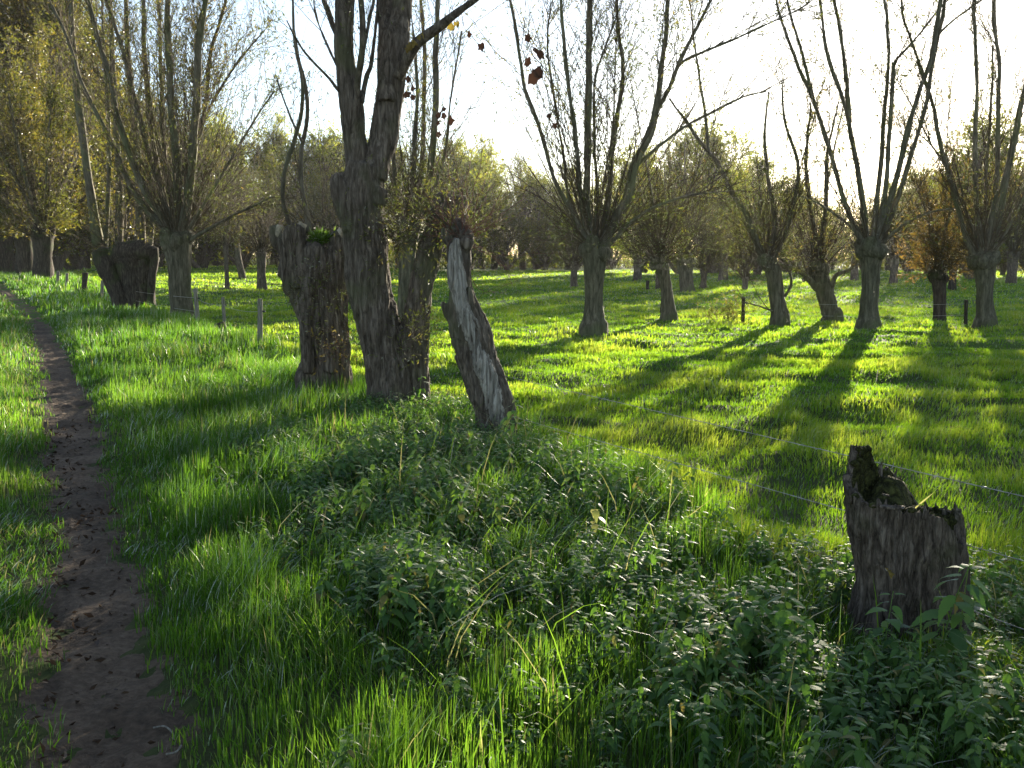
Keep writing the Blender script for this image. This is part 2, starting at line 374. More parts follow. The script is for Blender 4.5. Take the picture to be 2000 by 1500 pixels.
ys = graded(-4, 70, 1, 14, 0.05, 1.03); u = np.linspace(-0.12, 1.12, 26)
l_, r_ = np.interp(ys, PLY, PLX), np.interp(ys, PRY, PRX)
X = l_[:, None] + (r_ - l_)[:, None] * u[None]; Y = np.repeat(ys[:, None], len(u), 1)
pm = path_mask(X, Y)
Z = ground(X, Y) + 0.016 * pm - 0.012 * (1 - pm) + 0.014 * fbm(X * 14, Y * 9, 0, 77) * pm
a = Acc(); nx, ny = len(u), len(ys)
i = (np.arange(ny - 1)[:, None] * nx + np.arange(nx - 1)[None]).ravel()
a.add(np.stack([X, Y, Z], -1), np.stack([i, i + 1, i + nx + 1, i + nx], -1))
tag(a.build('path', M['soil']), 'narrow trodden dirt path along the left side', 'path', kind='structure')

# ------------------------------------------------------------------ growing twigs and leaves
def grow(st, d, L, r0, K=5, bend=0.0, wig=0.14, taper=0.35):
    N = len(st); Pt = np.zeros((N, K, 3)); Pt[:, 0] = st; dd = d.copy()
    for k in range(1, K):
        dd = nrm(dd + rng.normal(0, wig, (N, 3)) + np.array([0, 0, 1.0]) * np.asarray(bend).reshape(-1, 1) / K)
        Pt[:, k] = Pt[:, k-1] + dd * (L / (K - 1))[:, None]
    R = np.asarray(r0).reshape(-1, 1) * np.linspace(1, taper, K)[None]
    return Pt, R

def along(Pt, n, t0, t1):             # n random points with tangent on every polyline
    N, K, _ = Pt.shape
    t = rng.uniform(t0, t1, (N, n)) * (K - 1) * 0.9999
    i = t.astype(int); f = (t - i)[..., None]; r = np.arange(N)[:, None]
    a, b = Pt[r, i], Pt[r, i + 1]
    return (a + (b - a) * f).reshape(-1, 3), nrm(b - a).reshape(-1, 3), np.repeat(np.arange(N), n), (t / (K - 1)).ravel()

def fan(tan, spread, up=0.15):
    q = rng.normal(0, 1, tan.shape); q = nrm(q - (q * tan).sum(-1, keepdims=True) * tan)
    return nrm(tan + q * np.asarray(spread).reshape(-1, 1) + np.array([0, 0, up]))

def leaves(acc, pts, dirs, size, wid=0.28, droop=0.3, tone=None, mat=0, jit=0.02):
    N = len(pts)
    if N == 0: return
    d = nrm(dirs + rng.normal(0, 0.6, (N, 3)) - np.array([0, 0, droop]))
    s = nrm(np.cross(d, rng.normal(0, 1, (N, 3)))); nn = np.cross(d, s)
    L = (size * rng.uniform(0.6, 1.25, N))[:, None]; w = L * wid * 0.5
    b = pts + rng.normal(0, jit, (N, 3))
    V = np.stack([b, b + d * L * 0.45 + s * w + nn * w * 0.3, b + d * L - nn * L * 0.12, b + d * L * 0.45 - s * w + nn * w * 0.3], 1)
    t = rng.beta(2, 2.4, N) if tone is None else tone
    acc.add(V.reshape(-1, 3), np.arange(N * 4).reshape(N, 4), np.repeat(t, 4), mat)

def crown(limbs, par, org, name='crown', mats=('twig', 'willow'), ntw=22, tl=(0.7, 2.5), nsub=4, sl=0.5, nleaf=5, ls=0.085,
          t0=0.25, spread=(0.3, 0.85), tr=0.009, head=None, nhead=0, hl=(0.8, 2.2), hdown=0.2, leaf_h=None, wid=0.28, bend=0.25, nup=0):
    """twigs, smaller twigs and leaves on limb polylines (each K x 3)"""
    K = 16; st, dr, Ls = [], [], []
    for q in limbs:
        L = np.linalg.norm(np.diff(q, axis=0), axis=1).sum()
        m = max(2, int(ntw * L / 5.0))
        idx = np.linspace(0, len(q) - 1, K); i0 = idx.astype(int); i1 = np.minimum(i0 + 1, len(q) - 1)
        qq = q[i0] + (q[i1] - q[i0]) * (idx - i0)[:, None]
        p, t, _, tt = along(qq[None], m, t0, 1.0)
        st.append(p); dr.append(fan(t, rng.uniform(*spread, len(p)))); Ls.append(rng.uniform(*tl, len(p)) * (1.15 - 0.5 * tt))
    if head is not None and nhead:
        c, r = head
        v = rng.normal(0, 1, (nhead, 3)); v[:, 2] = np.where(rng.uniform(0, 1, nhead) < .3, rng.uniform(-hdown, 0.7, nhead), rng.uniform(0.7, 2.8, nhead)); v = nrm(v)
        st.append(c + v * r * np.array([1, 1, 0.7])); dr.append(nrm(v + np.array([0, 0, 0.25]))); Ls.append(rng.uniform(*hl, nhead) * np.where(v[:, 2] > .6, 1.25, .75))
    st, dr, Ls = np.concatenate(st), np.concatenate(dr), np.concatenate(Ls)
    acc = Acc()
    Pt, R = grow(st, dr, Ls, tr * (0.6 + 0.5 * Ls / max(Ls.mean(), 1e-3)), 6, bend)
    V, Fq = tubes(Pt, R); acc.add(V, Fq)
    lp, lt = [], []
    if nup and head is not None:       # long straight shoots standing up from the head
        c, r = head; v = rng.normal(0, .36, (nup, 3)); v[:, 2] = 1; v = nrm(v)
        Pu, Ru = grow(c + v * np.array([1.6, 1.6, .5]) * r, v, rng.uniform(2.0, 6.0, nup), rng.uniform(.009, .016, nup), 10, 0.35, 0.05, 0.3)
        V, Fq = tubes(Pu, Ru, 4); acc.add(V, Fq)
        p, t, _, _ = along(Pu, 9, 0.15, 1.0); P3, R3 = grow(p, fan(t, rng.uniform(.3, .7, len(p))), rng.uniform(.3, 1.1, len(p)), np.full(len(p), .006), 5, .3)
        V, Fq = tubes(P3, R3); acc.add(V, Fq)
        p, t, _, _ = along(P3, 4, .2, 1.0); lp.append(p); lt.append(t)
    if nsub:
        p, t, _, _ = along(Pt, nsub, 0.2, 1.0)
        P2, R2 = grow(p, fan(t, rng.uniform(0.5, 1.1, len(p))), sl * rng.uniform(0.5, 1.5, len(p)), np.full(len(p), tr * 0.6), 4, bend * 0.5)
        V, Fq = tubes(P2, R2); acc.add(V, Fq)
        p, t, _, _ = along(P2, nleaf, 0.1, 1.0); lp.append(p); lt.append(t)
    p, t, _, _ = along(Pt, max(1, nleaf), 0.25, 1.0); lp.append(p); lt.append(t)
    lp, lt = np.concatenate(lp), np.concatenate(lt)
    keep = (fbm(lp[:, 0] * 0.9, lp[:, 1] * 0.9, lp[:, 2] * 0.9, 3, 2) + rng.normal(0, 0.3, len(lp))) > 0.0
    if leaf_h: keep &= rng.uniform(0, 1, len(lp)) < np.interp(lp[:, 2], leaf_h[0], leaf_h[1])
    lp, lt = lp[keep], lt[keep]
    tone = np.clip(0.5 + 0.35 * fbm(lp[:, 0] * 0.5, lp[:, 1] * 0.5, lp[:, 2] * 0.5, 8, 2) + rng.normal(0, 0.2, len(lp)), 0, 1)
    leaves(acc, lp, lt, ls, wid, tone=tone, mat=1)
    return acc.build(name, [M[mats[0]], M[mats[1]]], par, smooth=False, origin=None if org is None else org)

def offset_parent(o, root): o.parent = root; o.location = (0, 0, 0); return o

def traced(pts, Y0, dY=0.0, wob=0.0):
    """px, py, width rows -> x, y, z, r; the limb leans away from / towards the eye by dY metres at its tip"""
    out = []; n = len(pts)
    for k, (a, b, w) in enumerate(pts):
        y = Y0 + dY * (k / max(1, n - 1)) ** 1.2
        q = P(a, b, y); out.append([*q, 0.5 * w * y / F])
    return np.array(out)

def extend_up(rows, extra=2.5):       # carry a limb on above the edge of the frame
    d = nrm((rows[-1, :3] - rows[-2, :3])[None])[0]
    d = nrm((d + np.array([0, 0, 0.3]) + rng.normal(0, .08, 3))[None])[0]
    e1 = np.array([*(rows[-1, :3] + d * extra * 0.5), rows[-1, 3] * 0.7]); e2 = np.array([*(rows[-1, :3] + d * extra), rows[-1, 3] * 0.25])
    return np.vstack([rows, e1, e2])

def traced_tree(name, label, trunk, limbs, Y0, group=None, cat='tree', bark='bark_mossy', limbm='limb', furrow=0.018, knob=0.12,
                S=28, ext=0.9, seed=1, step=0.05, extra=0, **ck):
    base = P(trunk[0][0], trunk[0][1], Y0); base[2] = float(ground(base[0], base[1]))
    root = empty(name, base, label, cat, group)
    tr = traced(trunk, Y0); tr = np.vstack([[tr[0, 0], tr[0, 1], base[2] - 0.25, tr[0, 3] * 1.15], tr])
    a = Acc(); a.add(*sweep(tr, S, step, furrow, knob, seed))
    h = tr[-1]
    for q in range(16):                # knuckles of the pollard head
        an = rng.uniform(0, 6.28); c = h[:3] + np.array([math.cos(an) * h[3] * .75, math.sin(an) * h[3] * .75, rng.uniform(-0.35, 0.1) * h[3] * 2])
        d = np.array([math.cos(an), math.sin(an), 1.1]) * h[3] * 0.5
        a.add(*sweep(np.array([[*(c - d * .6), h[3] * .5], [*c, h[3] * .52], [*(c + d * .6), h[3] * .38]]), 12, 0.05, furrow, 0.3, seed + q))
    a.build('trunk', M[bark], root, origin=base).location = (0, 0, 0)
    pl = []
    for k, lb in enumerate(limbs):
        dY = lb[0]; rows = traced(lb[1], Y0, dY)
        if np.linalg.norm(rows[0, :3] - h[:3]) < 3 * h[3]:
            c0 = rows[0, :3] * 0.35 + (h[:3] - [0, 0, 1.5 * h[3]]) * 0.65; rows[0, 3] *= 1.25; rows = np.vstack([[*c0, rows[0, 3] * 1.7], rows])
        if lb[1][-1][1] <= 40 and ext: rows = extend_up(rows, ext * rng.uniform(0.7, 1.4))
        n = max(12, int(len(rows) * 6)); q = spline(rows, n)
        q[:, :3] += 0.05 * np.stack([fbm(q[:, 2] * 1.1, k * 7.1, d * 3.3, seed, 2) for d in range(3)], 1) * np.linspace(0, 1, n)[:, None]
        pl.append(q[:, :3])
        q[:, 3] *= np.linspace(0.95, 0.78, n)
        a = Acc(); a.add(*sweep(q, 11, 0.06, 0.006, 0.16, seed + k)); a.build('limb', M[limbm], root, origin=base).location = (0, 0, 0)
    for k in range(extra):             # more poles at the back of the head
        an = rng.uniform(0.1, math.pi - 0.1); s = rng.uniform(0.12, 0.5); L = rng.uniform(4, 7)
        d = nrm(np.array([[math.cos(an) * s, math.sin(an) * s, 1.0]]))[0]
        Pt, R = grow(h[None, :3] + d * h[3] * 0.4, d[None], np.array([L]), np.array([rng.uniform(0.02, 0.045)]), 9, 0.3, 0.05, 0.2)
        q = np.hstack([Pt[0], R[0][:, None]]); q = spline(q, 30); pl.append(q[:, :3])
        a = Acc(); a.add(*sweep(q, 8, 0.2, 0.003, 0.1, seed + 50 + k)); a.build('limb', M[limbm], root, origin=base).location = (0, 0, 0)
    c = crown(pl, root, base, head=(h[:3], h[3]), **ck); c.location = (0, 0, 0)
    return root

WG = 'pollard willows in the meadow'; LG = 'pollard willows along the path'
# ---- big many-stemmed willow on the left
traced_tree('pollard_willow', 'tall many stemmed pollard willow by the path, solid trunk beside the leaning post',
    [(355, 617, 46), (354, 595, 41), (352, 560, 40), (350, 520, 42), (347, 485, 50), (345, 462, 50)],
    [(0.8, [(341, 462, 18), (297, 420, 15), (259, 371, 12), (224, 290, 11), (189, 224, 10), (157, 154, 9), (136, 87, 8), (98, 7, 6)]),
     (-1.0, [(335, 455, 18), (312, 415, 16), (290, 385, 14), (259, 315, 13), (231, 227, 12), (210, 140, 11), (189, 63, 10), (171, 0, 9)]),
     (1.5, [(340, 450, 14), (312, 370, 12), (290, 297, 11), (259, 182, 10), (245, 122, 9), (224, 45, 8), (210, 0, 8)]),
     (2.0, [(340, 450, 14), (329, 420, 12), (304, 315, 12), (290, 210, 11), (283, 105, 10), (280, 0, 9)]),
     (-0.5, [(347, 455, 22), (345, 420, 18), (346, 315, 17), (336, 210, 15), (329, 105, 14), (326, 0, 12)]),
     (-1.2, [(355, 455, 22), (362, 420, 20), (375, 315, 18), (383, 210, 17), (387, 105, 16), (402, 0, 14)]),
     (0.6, [(358, 440, 12), (366, 380, 10), (380, 280, 9), (399, 210, 8), (413, 98, 7), (441, 0, 6)]),
     (1.0, [(368, 390, 7), (385, 290, 6), (406, 217, 6), (440, 160, 5), (472, 115, 5), (518, 60, 3)]),
     (-1.5, [(358, 470, 9), (380, 430, 8), (402, 395, 7), (440, 330, 6), (472, 273, 5), (539, 175, 3)]),
     (-1.0, [(360, 478, 8), (395, 455, 7), (455, 423, 6), (500, 400, 4), (535, 381, 3)]),
     (2.4, [(342, 450, 12), (336, 402, 10), (320, 280, 9), (315, 175, 8), (311, 80, 7), (311, 0, 6)])],
    26.5, LG, extra=3, nup=45, seed=3, ntw=44, nsub=5, nleaf=5, ls=0.10, nhead=90, hl=(0.8, 2.6), mats=('twig', 'willow'))

# ---- hollow wide pollard left of it
E0 = 30.5
base = P(262, 600, E0); base[2] = float(ground(base[0], base[1]))
root = empty('pollard_willow', base, 'wide hollow pollard willow split into two leaning shells, flat dark head', 'tree', LG)
a = Acc()
for k, t in enumerate(([(240, 612, 40), (238, 590, 34), (226, 560, 36), (210, 525, 40), (200, 490, 40)],
                       [(282, 612, 38), (280, 590, 36), (278, 550, 40), (272, 510, 52), (262, 488, 56)],
                       [(300, 612, 14), (297, 590, 12), (299, 545, 13), (304, 510, 14), (300, 485, 22)],
                       [(215, 500, 30), (240, 492, 40), (275, 492, 44), (300, 495, 24)], [(262, 620, 58), (262, 590, 54), (260, 550, 62), (256, 505, 84)])):
    r = traced(t, E0); r[:, 1] += (0, 0.15, -0.1, 0, 0.3)[k]
    a.add(*sweep(r, 24, 0.06, 0.02, 0.16, 40 + k))
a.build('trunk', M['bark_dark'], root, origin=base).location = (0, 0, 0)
pl = []
for k, (dY, t) in enumerate([(0.5, [(192, 480, 22), (175, 367, 16), (161, 262, 15), (150, 175, 14), (140, 52, 11), (138, 0, 9)]),
    (-0.5, [(206, 480, 9), (212, 350, 8), (212, 245, 7), (203, 105, 5), (200, 20, 3)]), (0.8, [(232, 485, 15), (233, 350, 13), (227, 262, 12), (219, 105, 10), (215, 0, 8)]),
    (1.2, [(276, 485, 19), (271, 350, 16), (262, 230, 13), (250, 110, 10), (246, 0, 8)]), (1.6, [(292, 485, 12), (300, 380, 9), (312, 250, 7), (320, 130, 5)])]):
    r = traced(t, E0, dY)
    if t[-1][1] <= 40: r = extend_up(r, 3)
    q = spline(r, 36); pl.append(q[:, :3])
    a = Acc(); a.add(*sweep(q, 9, 0.12, 0.004, 0.1, 60 + k)); a.build('limb', M['limb'], root, origin=base).location = (0, 0, 0)
crown(pl, root, base, head=(P(250, 488, E0), 0.7), nhead=70, hl=(0.6, 2.4), ntw=24, nsub=5, nleaf=6, ls=0.11, mats=('twig', 'olive')).location = (0, 0, 0)

# ---- meadow pollards traced one by one
traced_tree('pollard_willow', 'tall spreading pollard willow in the meadow right of the leaning bare trunk',
    [(1159, 636, 52), (1159, 620, 40), (1160, 590, 33), (1160, 550, 34), (1161, 515, 42), (1163, 478, 50)],
    [(0.8, [(1148, 475, 14), (1128, 430, 11), (1107, 395, 10), (1088, 360, 9), (1067, 293, 8.5), (1045, 229, 8), (1027, 173, 8), (1016, 112, 7), (1008, 40, 6.5), (1000, 0, 6)]),
     (-0.8, [(1150, 470, 13), (1140, 420, 11), (1133, 373, 10), (1128, 293, 10), (1117, 213, 9), (1107, 147, 9), (1101, 80, 8), (1093, 0, 7)]),
     (0.3, [(1155, 470, 20), (1146, 395, 18), (1148, 267, 16), (1148, 160, 14), (1152, 80, 13), (1155, 0, 11)]),
     (1.4, [(1172, 470, 16), (1187, 395, 12), (1197, 293, 11), (1205, 227, 10), (1213, 173, 9), (1216, 120, 8), (1208, 67, 7), (1204, 0, 6)]),
     (-0.6, [(1178, 472, 24), (1200, 430, 22), (1224, 387, 20), (1240, 320, 18), (1267, 267, 15), (1283, 200, 14), (1291, 133, 12), (1299, 80, 11), (1307, 0, 9)]),
     (-1.0, [(1250, 300, 10), (1280, 225, 9), (1307, 173, 8.5), (1328, 120, 8), (1355, 67, 7), (1387, 0, 6)]),
     (-1.4, [(1310, 165, 6), (1331, 123, 5.5), (1387, 96, 5), (1440, 75, 4.5), (1500, 48, 4), (1560, 20, 3)]),
     (-0.3, [(1236, 330, 7), (1261, 307, 6.5), (1299, 275, 6), (1341, 243, 5.5), (1387, 219, 5), (1453, 187, 4), (1500, 176, 3)]),
     (1.2, [(1160, 460, 8), (1168, 380, 7), (1160, 270, 6), (1163, 160, 5), (1180, 100, 4), (1200, 40, 3)]),
     (1.0, [(1140, 470, 7), (1110, 380, 6), (1096, 270, 5), (1078, 160, 4.5), (1070, 90, 4), (1075, 20, 3)]),
     (-1.2, [(1190, 480, 8), (1250, 420, 6), (1330, 385, 5), (1400, 375, 4), (1450, 372, 3)])],
    22.2, WG, extra=1, nup=30, seed=5, ntw=36, nsub=5, nleaf=4, ls=0.10, nhead=80, hl=(0.8, 2.8), hdown=0.35)

traced_tree('pollard_willow', 'tall pollard willow with the low sun among its upright poles and a flared trunk',
    [(1697, 634, 50), (1698, 615, 38), (1699, 580, 33), (1700, 540, 32), (1701, 505, 40), (1703, 478, 48)],
    [(0.7, [(1690, 482, 13), (1668, 440, 11), (1649, 395, 10), (1620, 293, 9), (1604, 240, 9), (1580, 173, 8), (1553, 115, 7), (1524, 32, 5.5), (1519, 0, 5)]),
     (0.3, [(1588, 190, 6), (1567, 107, 5.5), (1547, 40, 5), (1537, 0, 4)]),
     (-0.7, [(1694, 475, 13), (1684, 395, 11), (1671, 307, 10), (1657, 227, 9), (1633, 160, 8), (1615, 93, 7), (1601, 0, 6)]),
     (-1.1, [(1660, 240, 8), (1652, 147, 7.5), (1641, 53, 7), (1629, 0, 6)]),
     (1.0, [(1706, 470, 12), (1713, 387, 10), (1721, 307, 9), (1727, 213, 8), (1735, 120, 7), (1729, 27, 6), (1727, 0, 6)]),
     (0.2, [(1712, 470, 12), (1727, 387, 10), (1737, 267, 9), (1745, 147, 8), (1750, 120, 5), (1777, 90, 4.5), (1825, 29, 4), (1850, 0, 3)]),
     (-0.4, [(1715, 472, 14), (1740, 387, 12), (1761, 307, 11), (1777, 240, 10.5), (1793, 187, 10), (1820, 107, 10), (1836, 0, 9)]),
     (0.9, [(1718, 478, 13), (1753, 387, 10), (1783, 293, 9), (1807, 213, 8.5), (1823, 120, 8), (1844, 13, 7)]),
     (-0.9, [(1829, 70, 5), (1860, 42, 4.5), (1900, 13, 4), (1925, -5, 3)]),
     (1.5, [(1690, 480, 8), (1655, 440, 6), (1600, 400, 5), (1555, 380, 4)]),
     (-1.3, [(1715, 485, 8), (1765, 440, 6), (1820, 415, 5), (1860, 410, 3)])],
    23.3, WG, extra=0, seed=9, ntw=22, nsub=4, nleaf=4, ls=0.11, nhead=34, tr=0.007, wid=0.26, nup=9, hl=(0.8, 2.6), hdown=0.35)

traced_tree('pollard_willow', 'dark pollard willow nearest the right edge, right of the rusty leaved one',
    [(1924, 628, 44), (1924, 610, 34), (1924, 570, 30), (1923, 530, 38), (1922, 498, 46)],
    [(0.6, [(1912, 505, 14), (1890, 470, 12), (1868, 395, 10), (1847, 320, 9), (1828, 240, 8), (1819, 200, 7), (1790, 110, 6), (1763, 35, 5), (1758, 0, 4)]),
     (-0.5, [(1916, 490, 12), (1905, 373, 10), (1905, 267, 9), (1908, 160, 8), (1904, 53, 7), (1903, 0, 7)]),
     (0.4, [(1928, 490, 14), (1947, 347, 11), (1948, 267, 10), (1951, 133, 9), (1944, 67, 8), (1941, 0, 8)]),
     (-0.8, [(1935, 490, 20), (1959, 373, 15), (1980, 280, 13), (1993, 213, 12), (2010, 150, 10), (2030, 50, 8), (2040, 0, 7)]),
     (1.3, [(1922, 490, 9), (1927, 333, 6), (1937, 187, 5), (1940, 90, 4)]),
     (1.0, [(1940, 490, 14), (1990, 400, 11), (2040, 300, 9), (2080, 150, 7), (2100, 20, 5)])],
    24.2, WG, extra=1, nup=16, seed=13, ntw=30, nsub=4, nleaf=4, ls=0.09, nhead=64, hl=(0.8, 2.6), hdown=0.35)

traced_tree('pollard_willow', 'slanting pollard willow right of the meadow post, bending left into one long pole',
    [(1524, 620, 36), (1521, 600, 29), (1515, 562, 27), (1508, 525, 27), (1497, 505, 28)],
    [(0.5, [(1500, 515, 20), (1488, 495, 18), (1475, 462, 14), (1457, 417, 12), (1427, 373, 10), (1395, 307, 9), (1341, 240, 7), (1309, 195, 5)]),
     (0.8, [(1394, 305, 7), (1384, 293, 6.5), (1376, 213, 5.5), (1360, 107, 4), (1352, 40, 3)]),
     (1.2, [(1505, 510, 14), (1512, 430, 10), (1500, 330, 8), (1492, 260, 6), (1500, 180, 4)]),
     (-0.5, [(1505, 515, 12), (1540, 440, 9), (1558, 330, 7), (1530, 230, 5), (1524, 160, 3)]),
     (-0.6, [(1533, 578, 6), (1544, 560, 5.5), (1545, 540, 5), (1540, 525, 3)]),
     (-1.0, [(1516, 610, 4), (1480, 596, 3), (1450, 588, 2)])],
    25.2, WG, extra=1, seed=17, ntw=26, nsub=4, nleaf=4, ls=0.11, nhead=44, tr=0.007, wid=0.26, nup=14, hl=(0.6, 2.0), t0=0.15)

traced_tree('pollard_willow', 'forked stooping willow with two crooked low arms, left of the trunk with the sun',
    [(1626, 618, 40), (1620, 605, 32), (1610, 570, 32), (1602, 545, 34), (1597, 520, 34)],
    [(-0.4, [(1596, 562, 16), (1582, 547, 14), (1562, 527, 12), (1537, 522, 8), (1515, 512, 4)]),
     (-0.6, [(1622, 580, 12), (1626, 556, 11), (1634, 537, 10), (1660, 525, 7), (1680, 505, 4)]),
     (0.8, [(1597, 525, 16), (1597, 490, 13), (1585, 425, 11), (1577, 350, 9), (1575, 293, 7), (1580, 200, 4)]),
     (0.4, [(1602, 525, 16), (1606, 480, 12), (1610, 425, 10), (1615, 347, 9), (1617, 293, 7), (1640, 200, 4)])],
    26.0, WG, extra=1, seed=21, ntw=26, nsub=4, nleaf=4, ls=0.11, nhead=44, tr=0.007, wid=0.26, nup=12, hl=(0.6, 2.2), t0=0.1)

traced_tree('pollard_willow', 'small leaning willow with pale curly twigs, right of the tall spreading one',
    [(1306, 619, 34), (1305, 600, 25), (1300, 555, 22), (1294, 525, 25), (1288, 508, 30)],
    [(0.3, [(1288, 515, 20), (1276, 508, 16), (1262, 492, 8)])],
    26.3, WG, extra=2, seed=25, ntw=20, nsub=4, nleaf=4, ls=0.085, nhead=130, hl=(0.6, 2.4), hdown=0.5)

traced_tree('pollard_willow', 'short willow with rusty brown leaves low on its trunk, between two tall willows',
    [(1836, 632, 28), (1835, 615, 23), (1835, 580, 22), (1834, 550, 26), (1833, 535, 30)],
    [(0.6, [(1832, 530, 8), (1826, 460, 6), (1815, 390, 4)]), (-0.4, [(1836, 530, 8), (1845, 450, 6), (1862, 380, 4)])],
    27.3, WG, extra=3, seed=29, ntw=22, nsub=5, nleaf=7, ls=0.10, nhead=130, hl=(0.5, 1.8), hdown=0.3, mats=('twig', 'rust'), bark='bark_dark')

traced_tree('pollard_willow', 'stout pollard willow with a broom of straight thin shoots, beyond the curly twigged one',
    [(1342, 567, 30), (1341, 550, 26), (1339, 525, 27), (1337, 505, 34)], [],
    46.5, WG, extra=11, seed=33, ntw=14, nsub=3, nleaf=4, ls=0.12, tr=0.010, nhead=110, hl=(2.0, 4.5), hdown=0.05)

# ---- pole willow behind the big double trunk
traced_tree('pollard_willow', 'slim willow half hidden behind the fork of the big double trunk, straight thin poles',
    [(790, 655, 40), (791, 620, 32), (792, 580, 30), (795, 500, 32), (798, 440, 36)],
    [(0.3, [(800, 440, 12), (808, 340, 10), (810, 250, 8), (812, 150, 7), (806, 20, 5)]),
     (0.8, [(806, 440, 13), (822, 350, 11), (828, 250, 9), (828, 120, 8), (822, 0, 6)]),
     (-0.3, [(812, 440, 16), (838, 360, 15), (844, 300, 14), (850, 180, 13), (854, 90, 12), (854, 0, 10)]),
     (0.5, [(790, 440, 12), (772, 360, 10), (768, 210, 8), (770, 100, 6)]),
     (-0.5, [(820, 430, 7), (860, 330, 6), (880, 200, 5), (900, 60, 4)])],
    19.5, 'pollard willows along the path', extra=0, seed=37, ntw=34, nsub=5, nleaf=5, ls=0.075, nhead=130, tr=0.007, hl=(0.7, 2.2), hdown=0.5)

# ------------------------------------------------------------------ the three old trunks in front
def fused(name, parts, mat, parent, org, voxel=0.018, furrow=0.014, freq=(13, 13, 1.7), seed=0, lump=0.02):
    """several overlapping sweeps grown into one continuous bark surface"""
    a = Acc()
    for V, Fs in parts: a.add(V, Fs)
    t = a.build('tmp', mat)
    md = t.modifiers.new('r', 'REMESH'); md.mode = 'VOXEL'; md.voxel_size = voxel
    me = bpy.data.meshes.new_from_object(t.evaluated_get(bpy.context.evaluated_depsgraph_get()))
    old = t.data; bpy.data.objects.remove(t); bpy.data.meshes.remove(old)
    n = len(me.vertices); V = np.zeros(n * 3, np.float32); me.vertices.foreach_get('co', V); V = V.reshape(-1, 3).astype(float)
    N = np.zeros(n * 3, np.float32); me.vertices.foreach_get('normal', N); N = N.reshape(-1, 3)
    wx = 0.05 * fbm(V[:, 0] * 3, V[:, 1] * 3, V[:, 2] * 2.2, seed + 70, 2)
    rid = 1 - 2 * np.abs(fbm((V[:, 0] + wx) * freq[0], (V[:, 1] + wx) * freq[1], V[:, 2] * freq[2], seed, 3))
    d = furrow * rid + lump * fbm(V[:, 0] * 4, V[:, 1] * 4, V[:, 2] * 2.5, seed + 30, 2)
    d = d + 0.3 * furrow * fbm(V[:, 0] * 40, V[:, 1] * 40, V[:, 2] * 9, seed + 60, 2)
    V = V + N * d[:, None] - np.asarray(org)
    me.vertices.foreach_set('co', V.astype(np.float32).ravel()); me.polygons.foreach_set('use_smooth', np.ones(len(me.polygons), bool))
    me.update(); me.materials.clear(); me.materials.append(mat)
    o = bpy.data.objects.new(name, me); COL.objects.link(o); o.parent = parent
    return o

def tsweep(pts, Y0, dy=0.0, seed=0, S=24, knob=0.12, step=0.05, dome=True):
    r = traced(pts, Y0); r[:, 1] += dy; return sweep(r, S, step, 0, knob, seed, dome)

def part(acc, name, mat, root, org, smooth=True):
    o = acc.build(name, mat, root, smooth, origin=org); o.location = (0, 0, 0); return o

def shoots(px_list, Y0, root, org, name, mats, r0=0.004, sub=3, nl=2, ls=0.06, extra=0, around=None, L=(0.3, 0.9)):
    """long thin shoots traced one by one, plus short wild ones around a knuckle"""
    a = Acc(); lp, lt = [], []
    for t in px_list:
        dY = rng.uniform(-0.5, 0.5); r = traced([(x, y, 1) for x, y in t], Y0, dY)
        q = spline(r[:, :3], 14); q += 0.012 * rng.normal(0, 1, q.shape)
        V, Fq = tubes(q[None], np.linspace(r0, r0 * 0.3, 14)[None]); a.add(V, Fq)
        p, tt, _, _ = along(q[None], sub, 0.3, 1.0)
        P2, R2 = grow(p, fan(tt, rng.uniform(.3, .8, len(p))), rng.uniform(0.15, 0.6, len(p)), np.full(len(p), r0 * 0.45), 5, 0.3)
        V, Fq = tubes(P2, R2); a.add(V, Fq)
        p, tt, _, _ = along(P2, nl, 0.3, 1.0); lp.append(p); lt.append(tt)
    if extra:
        v = rng.normal(0, 1, (extra, 3)); v[:, 2] = np.abs(v[:, 2]) * 0.8 - 0.15; v = nrm(v)
        P2, R2 = grow(around[0] + v * around[1], v, rng.uniform(*L, extra), np.full(extra, r0 * 0.7), 6, 0.35, 0.2)
        V, Fq = tubes(P2, R2); a.add(V, Fq)
        p, tt, _, _ = along(P2, nl, 0.3, 1.0); lp.append(p); lt.append(tt)
    lp, lt = np.concatenate(lp), np.concatenate(lt)
    leaves(a, lp, lt, ls, 0.28, mat=1)
    return part(a, name, [M[m] for m in mats], root, org, False)

def scrub(root, org, cen, n, L, r0, Y0, name='twig', nl=3, ls=0.05, spread_px=40, mats=('twig', 'willow')):
    """tangle of fine epicormic twigs growing out of a trunk, cen = list of px spots on it"""
    st = []
    for _ in range(n):
        k = rng.integers(0, len(cen) - 1); f = rng.uniform(); c = np.array(cen[k]) * (1 - f) + np.array(cen[k+1]) * f
        st.append(P(c[0] + rng.normal(0, spread_px), c[1], Y0 - rng.uniform(0.0, 0.35)))
    st = np.array(st); v = rng.normal(0, 1, (n, 3)); v[:, 1] -= 0.4; v = nrm(v)
    Pt, R = grow(st, v, rng.uniform(*L, n), np.full(n, r0), 6, 0.5, 0.25)
    a = Acc(); V, Fq = tubes(Pt, R); a.add(V, Fq)
    p, t, _, _ = along(Pt, 2, 0.3, 1.0)
    P2, R2 = grow(p, fan(t, rng.uniform(.4, 1, len(p))), rng.uniform(0.08, 0.3, len(p)), np.full(len(p), r0 * 0.6), 4, 0.2)
    V, Fq = tubes(P2, R2); a.add(V, Fq)
    p, t, _, _ = along(P2, nl, 0.2, 1.0); leaves(a, p, t, ls, 0.3, mat=1)
    return part(a, name, [M[m] for m in mats], root, org, False)

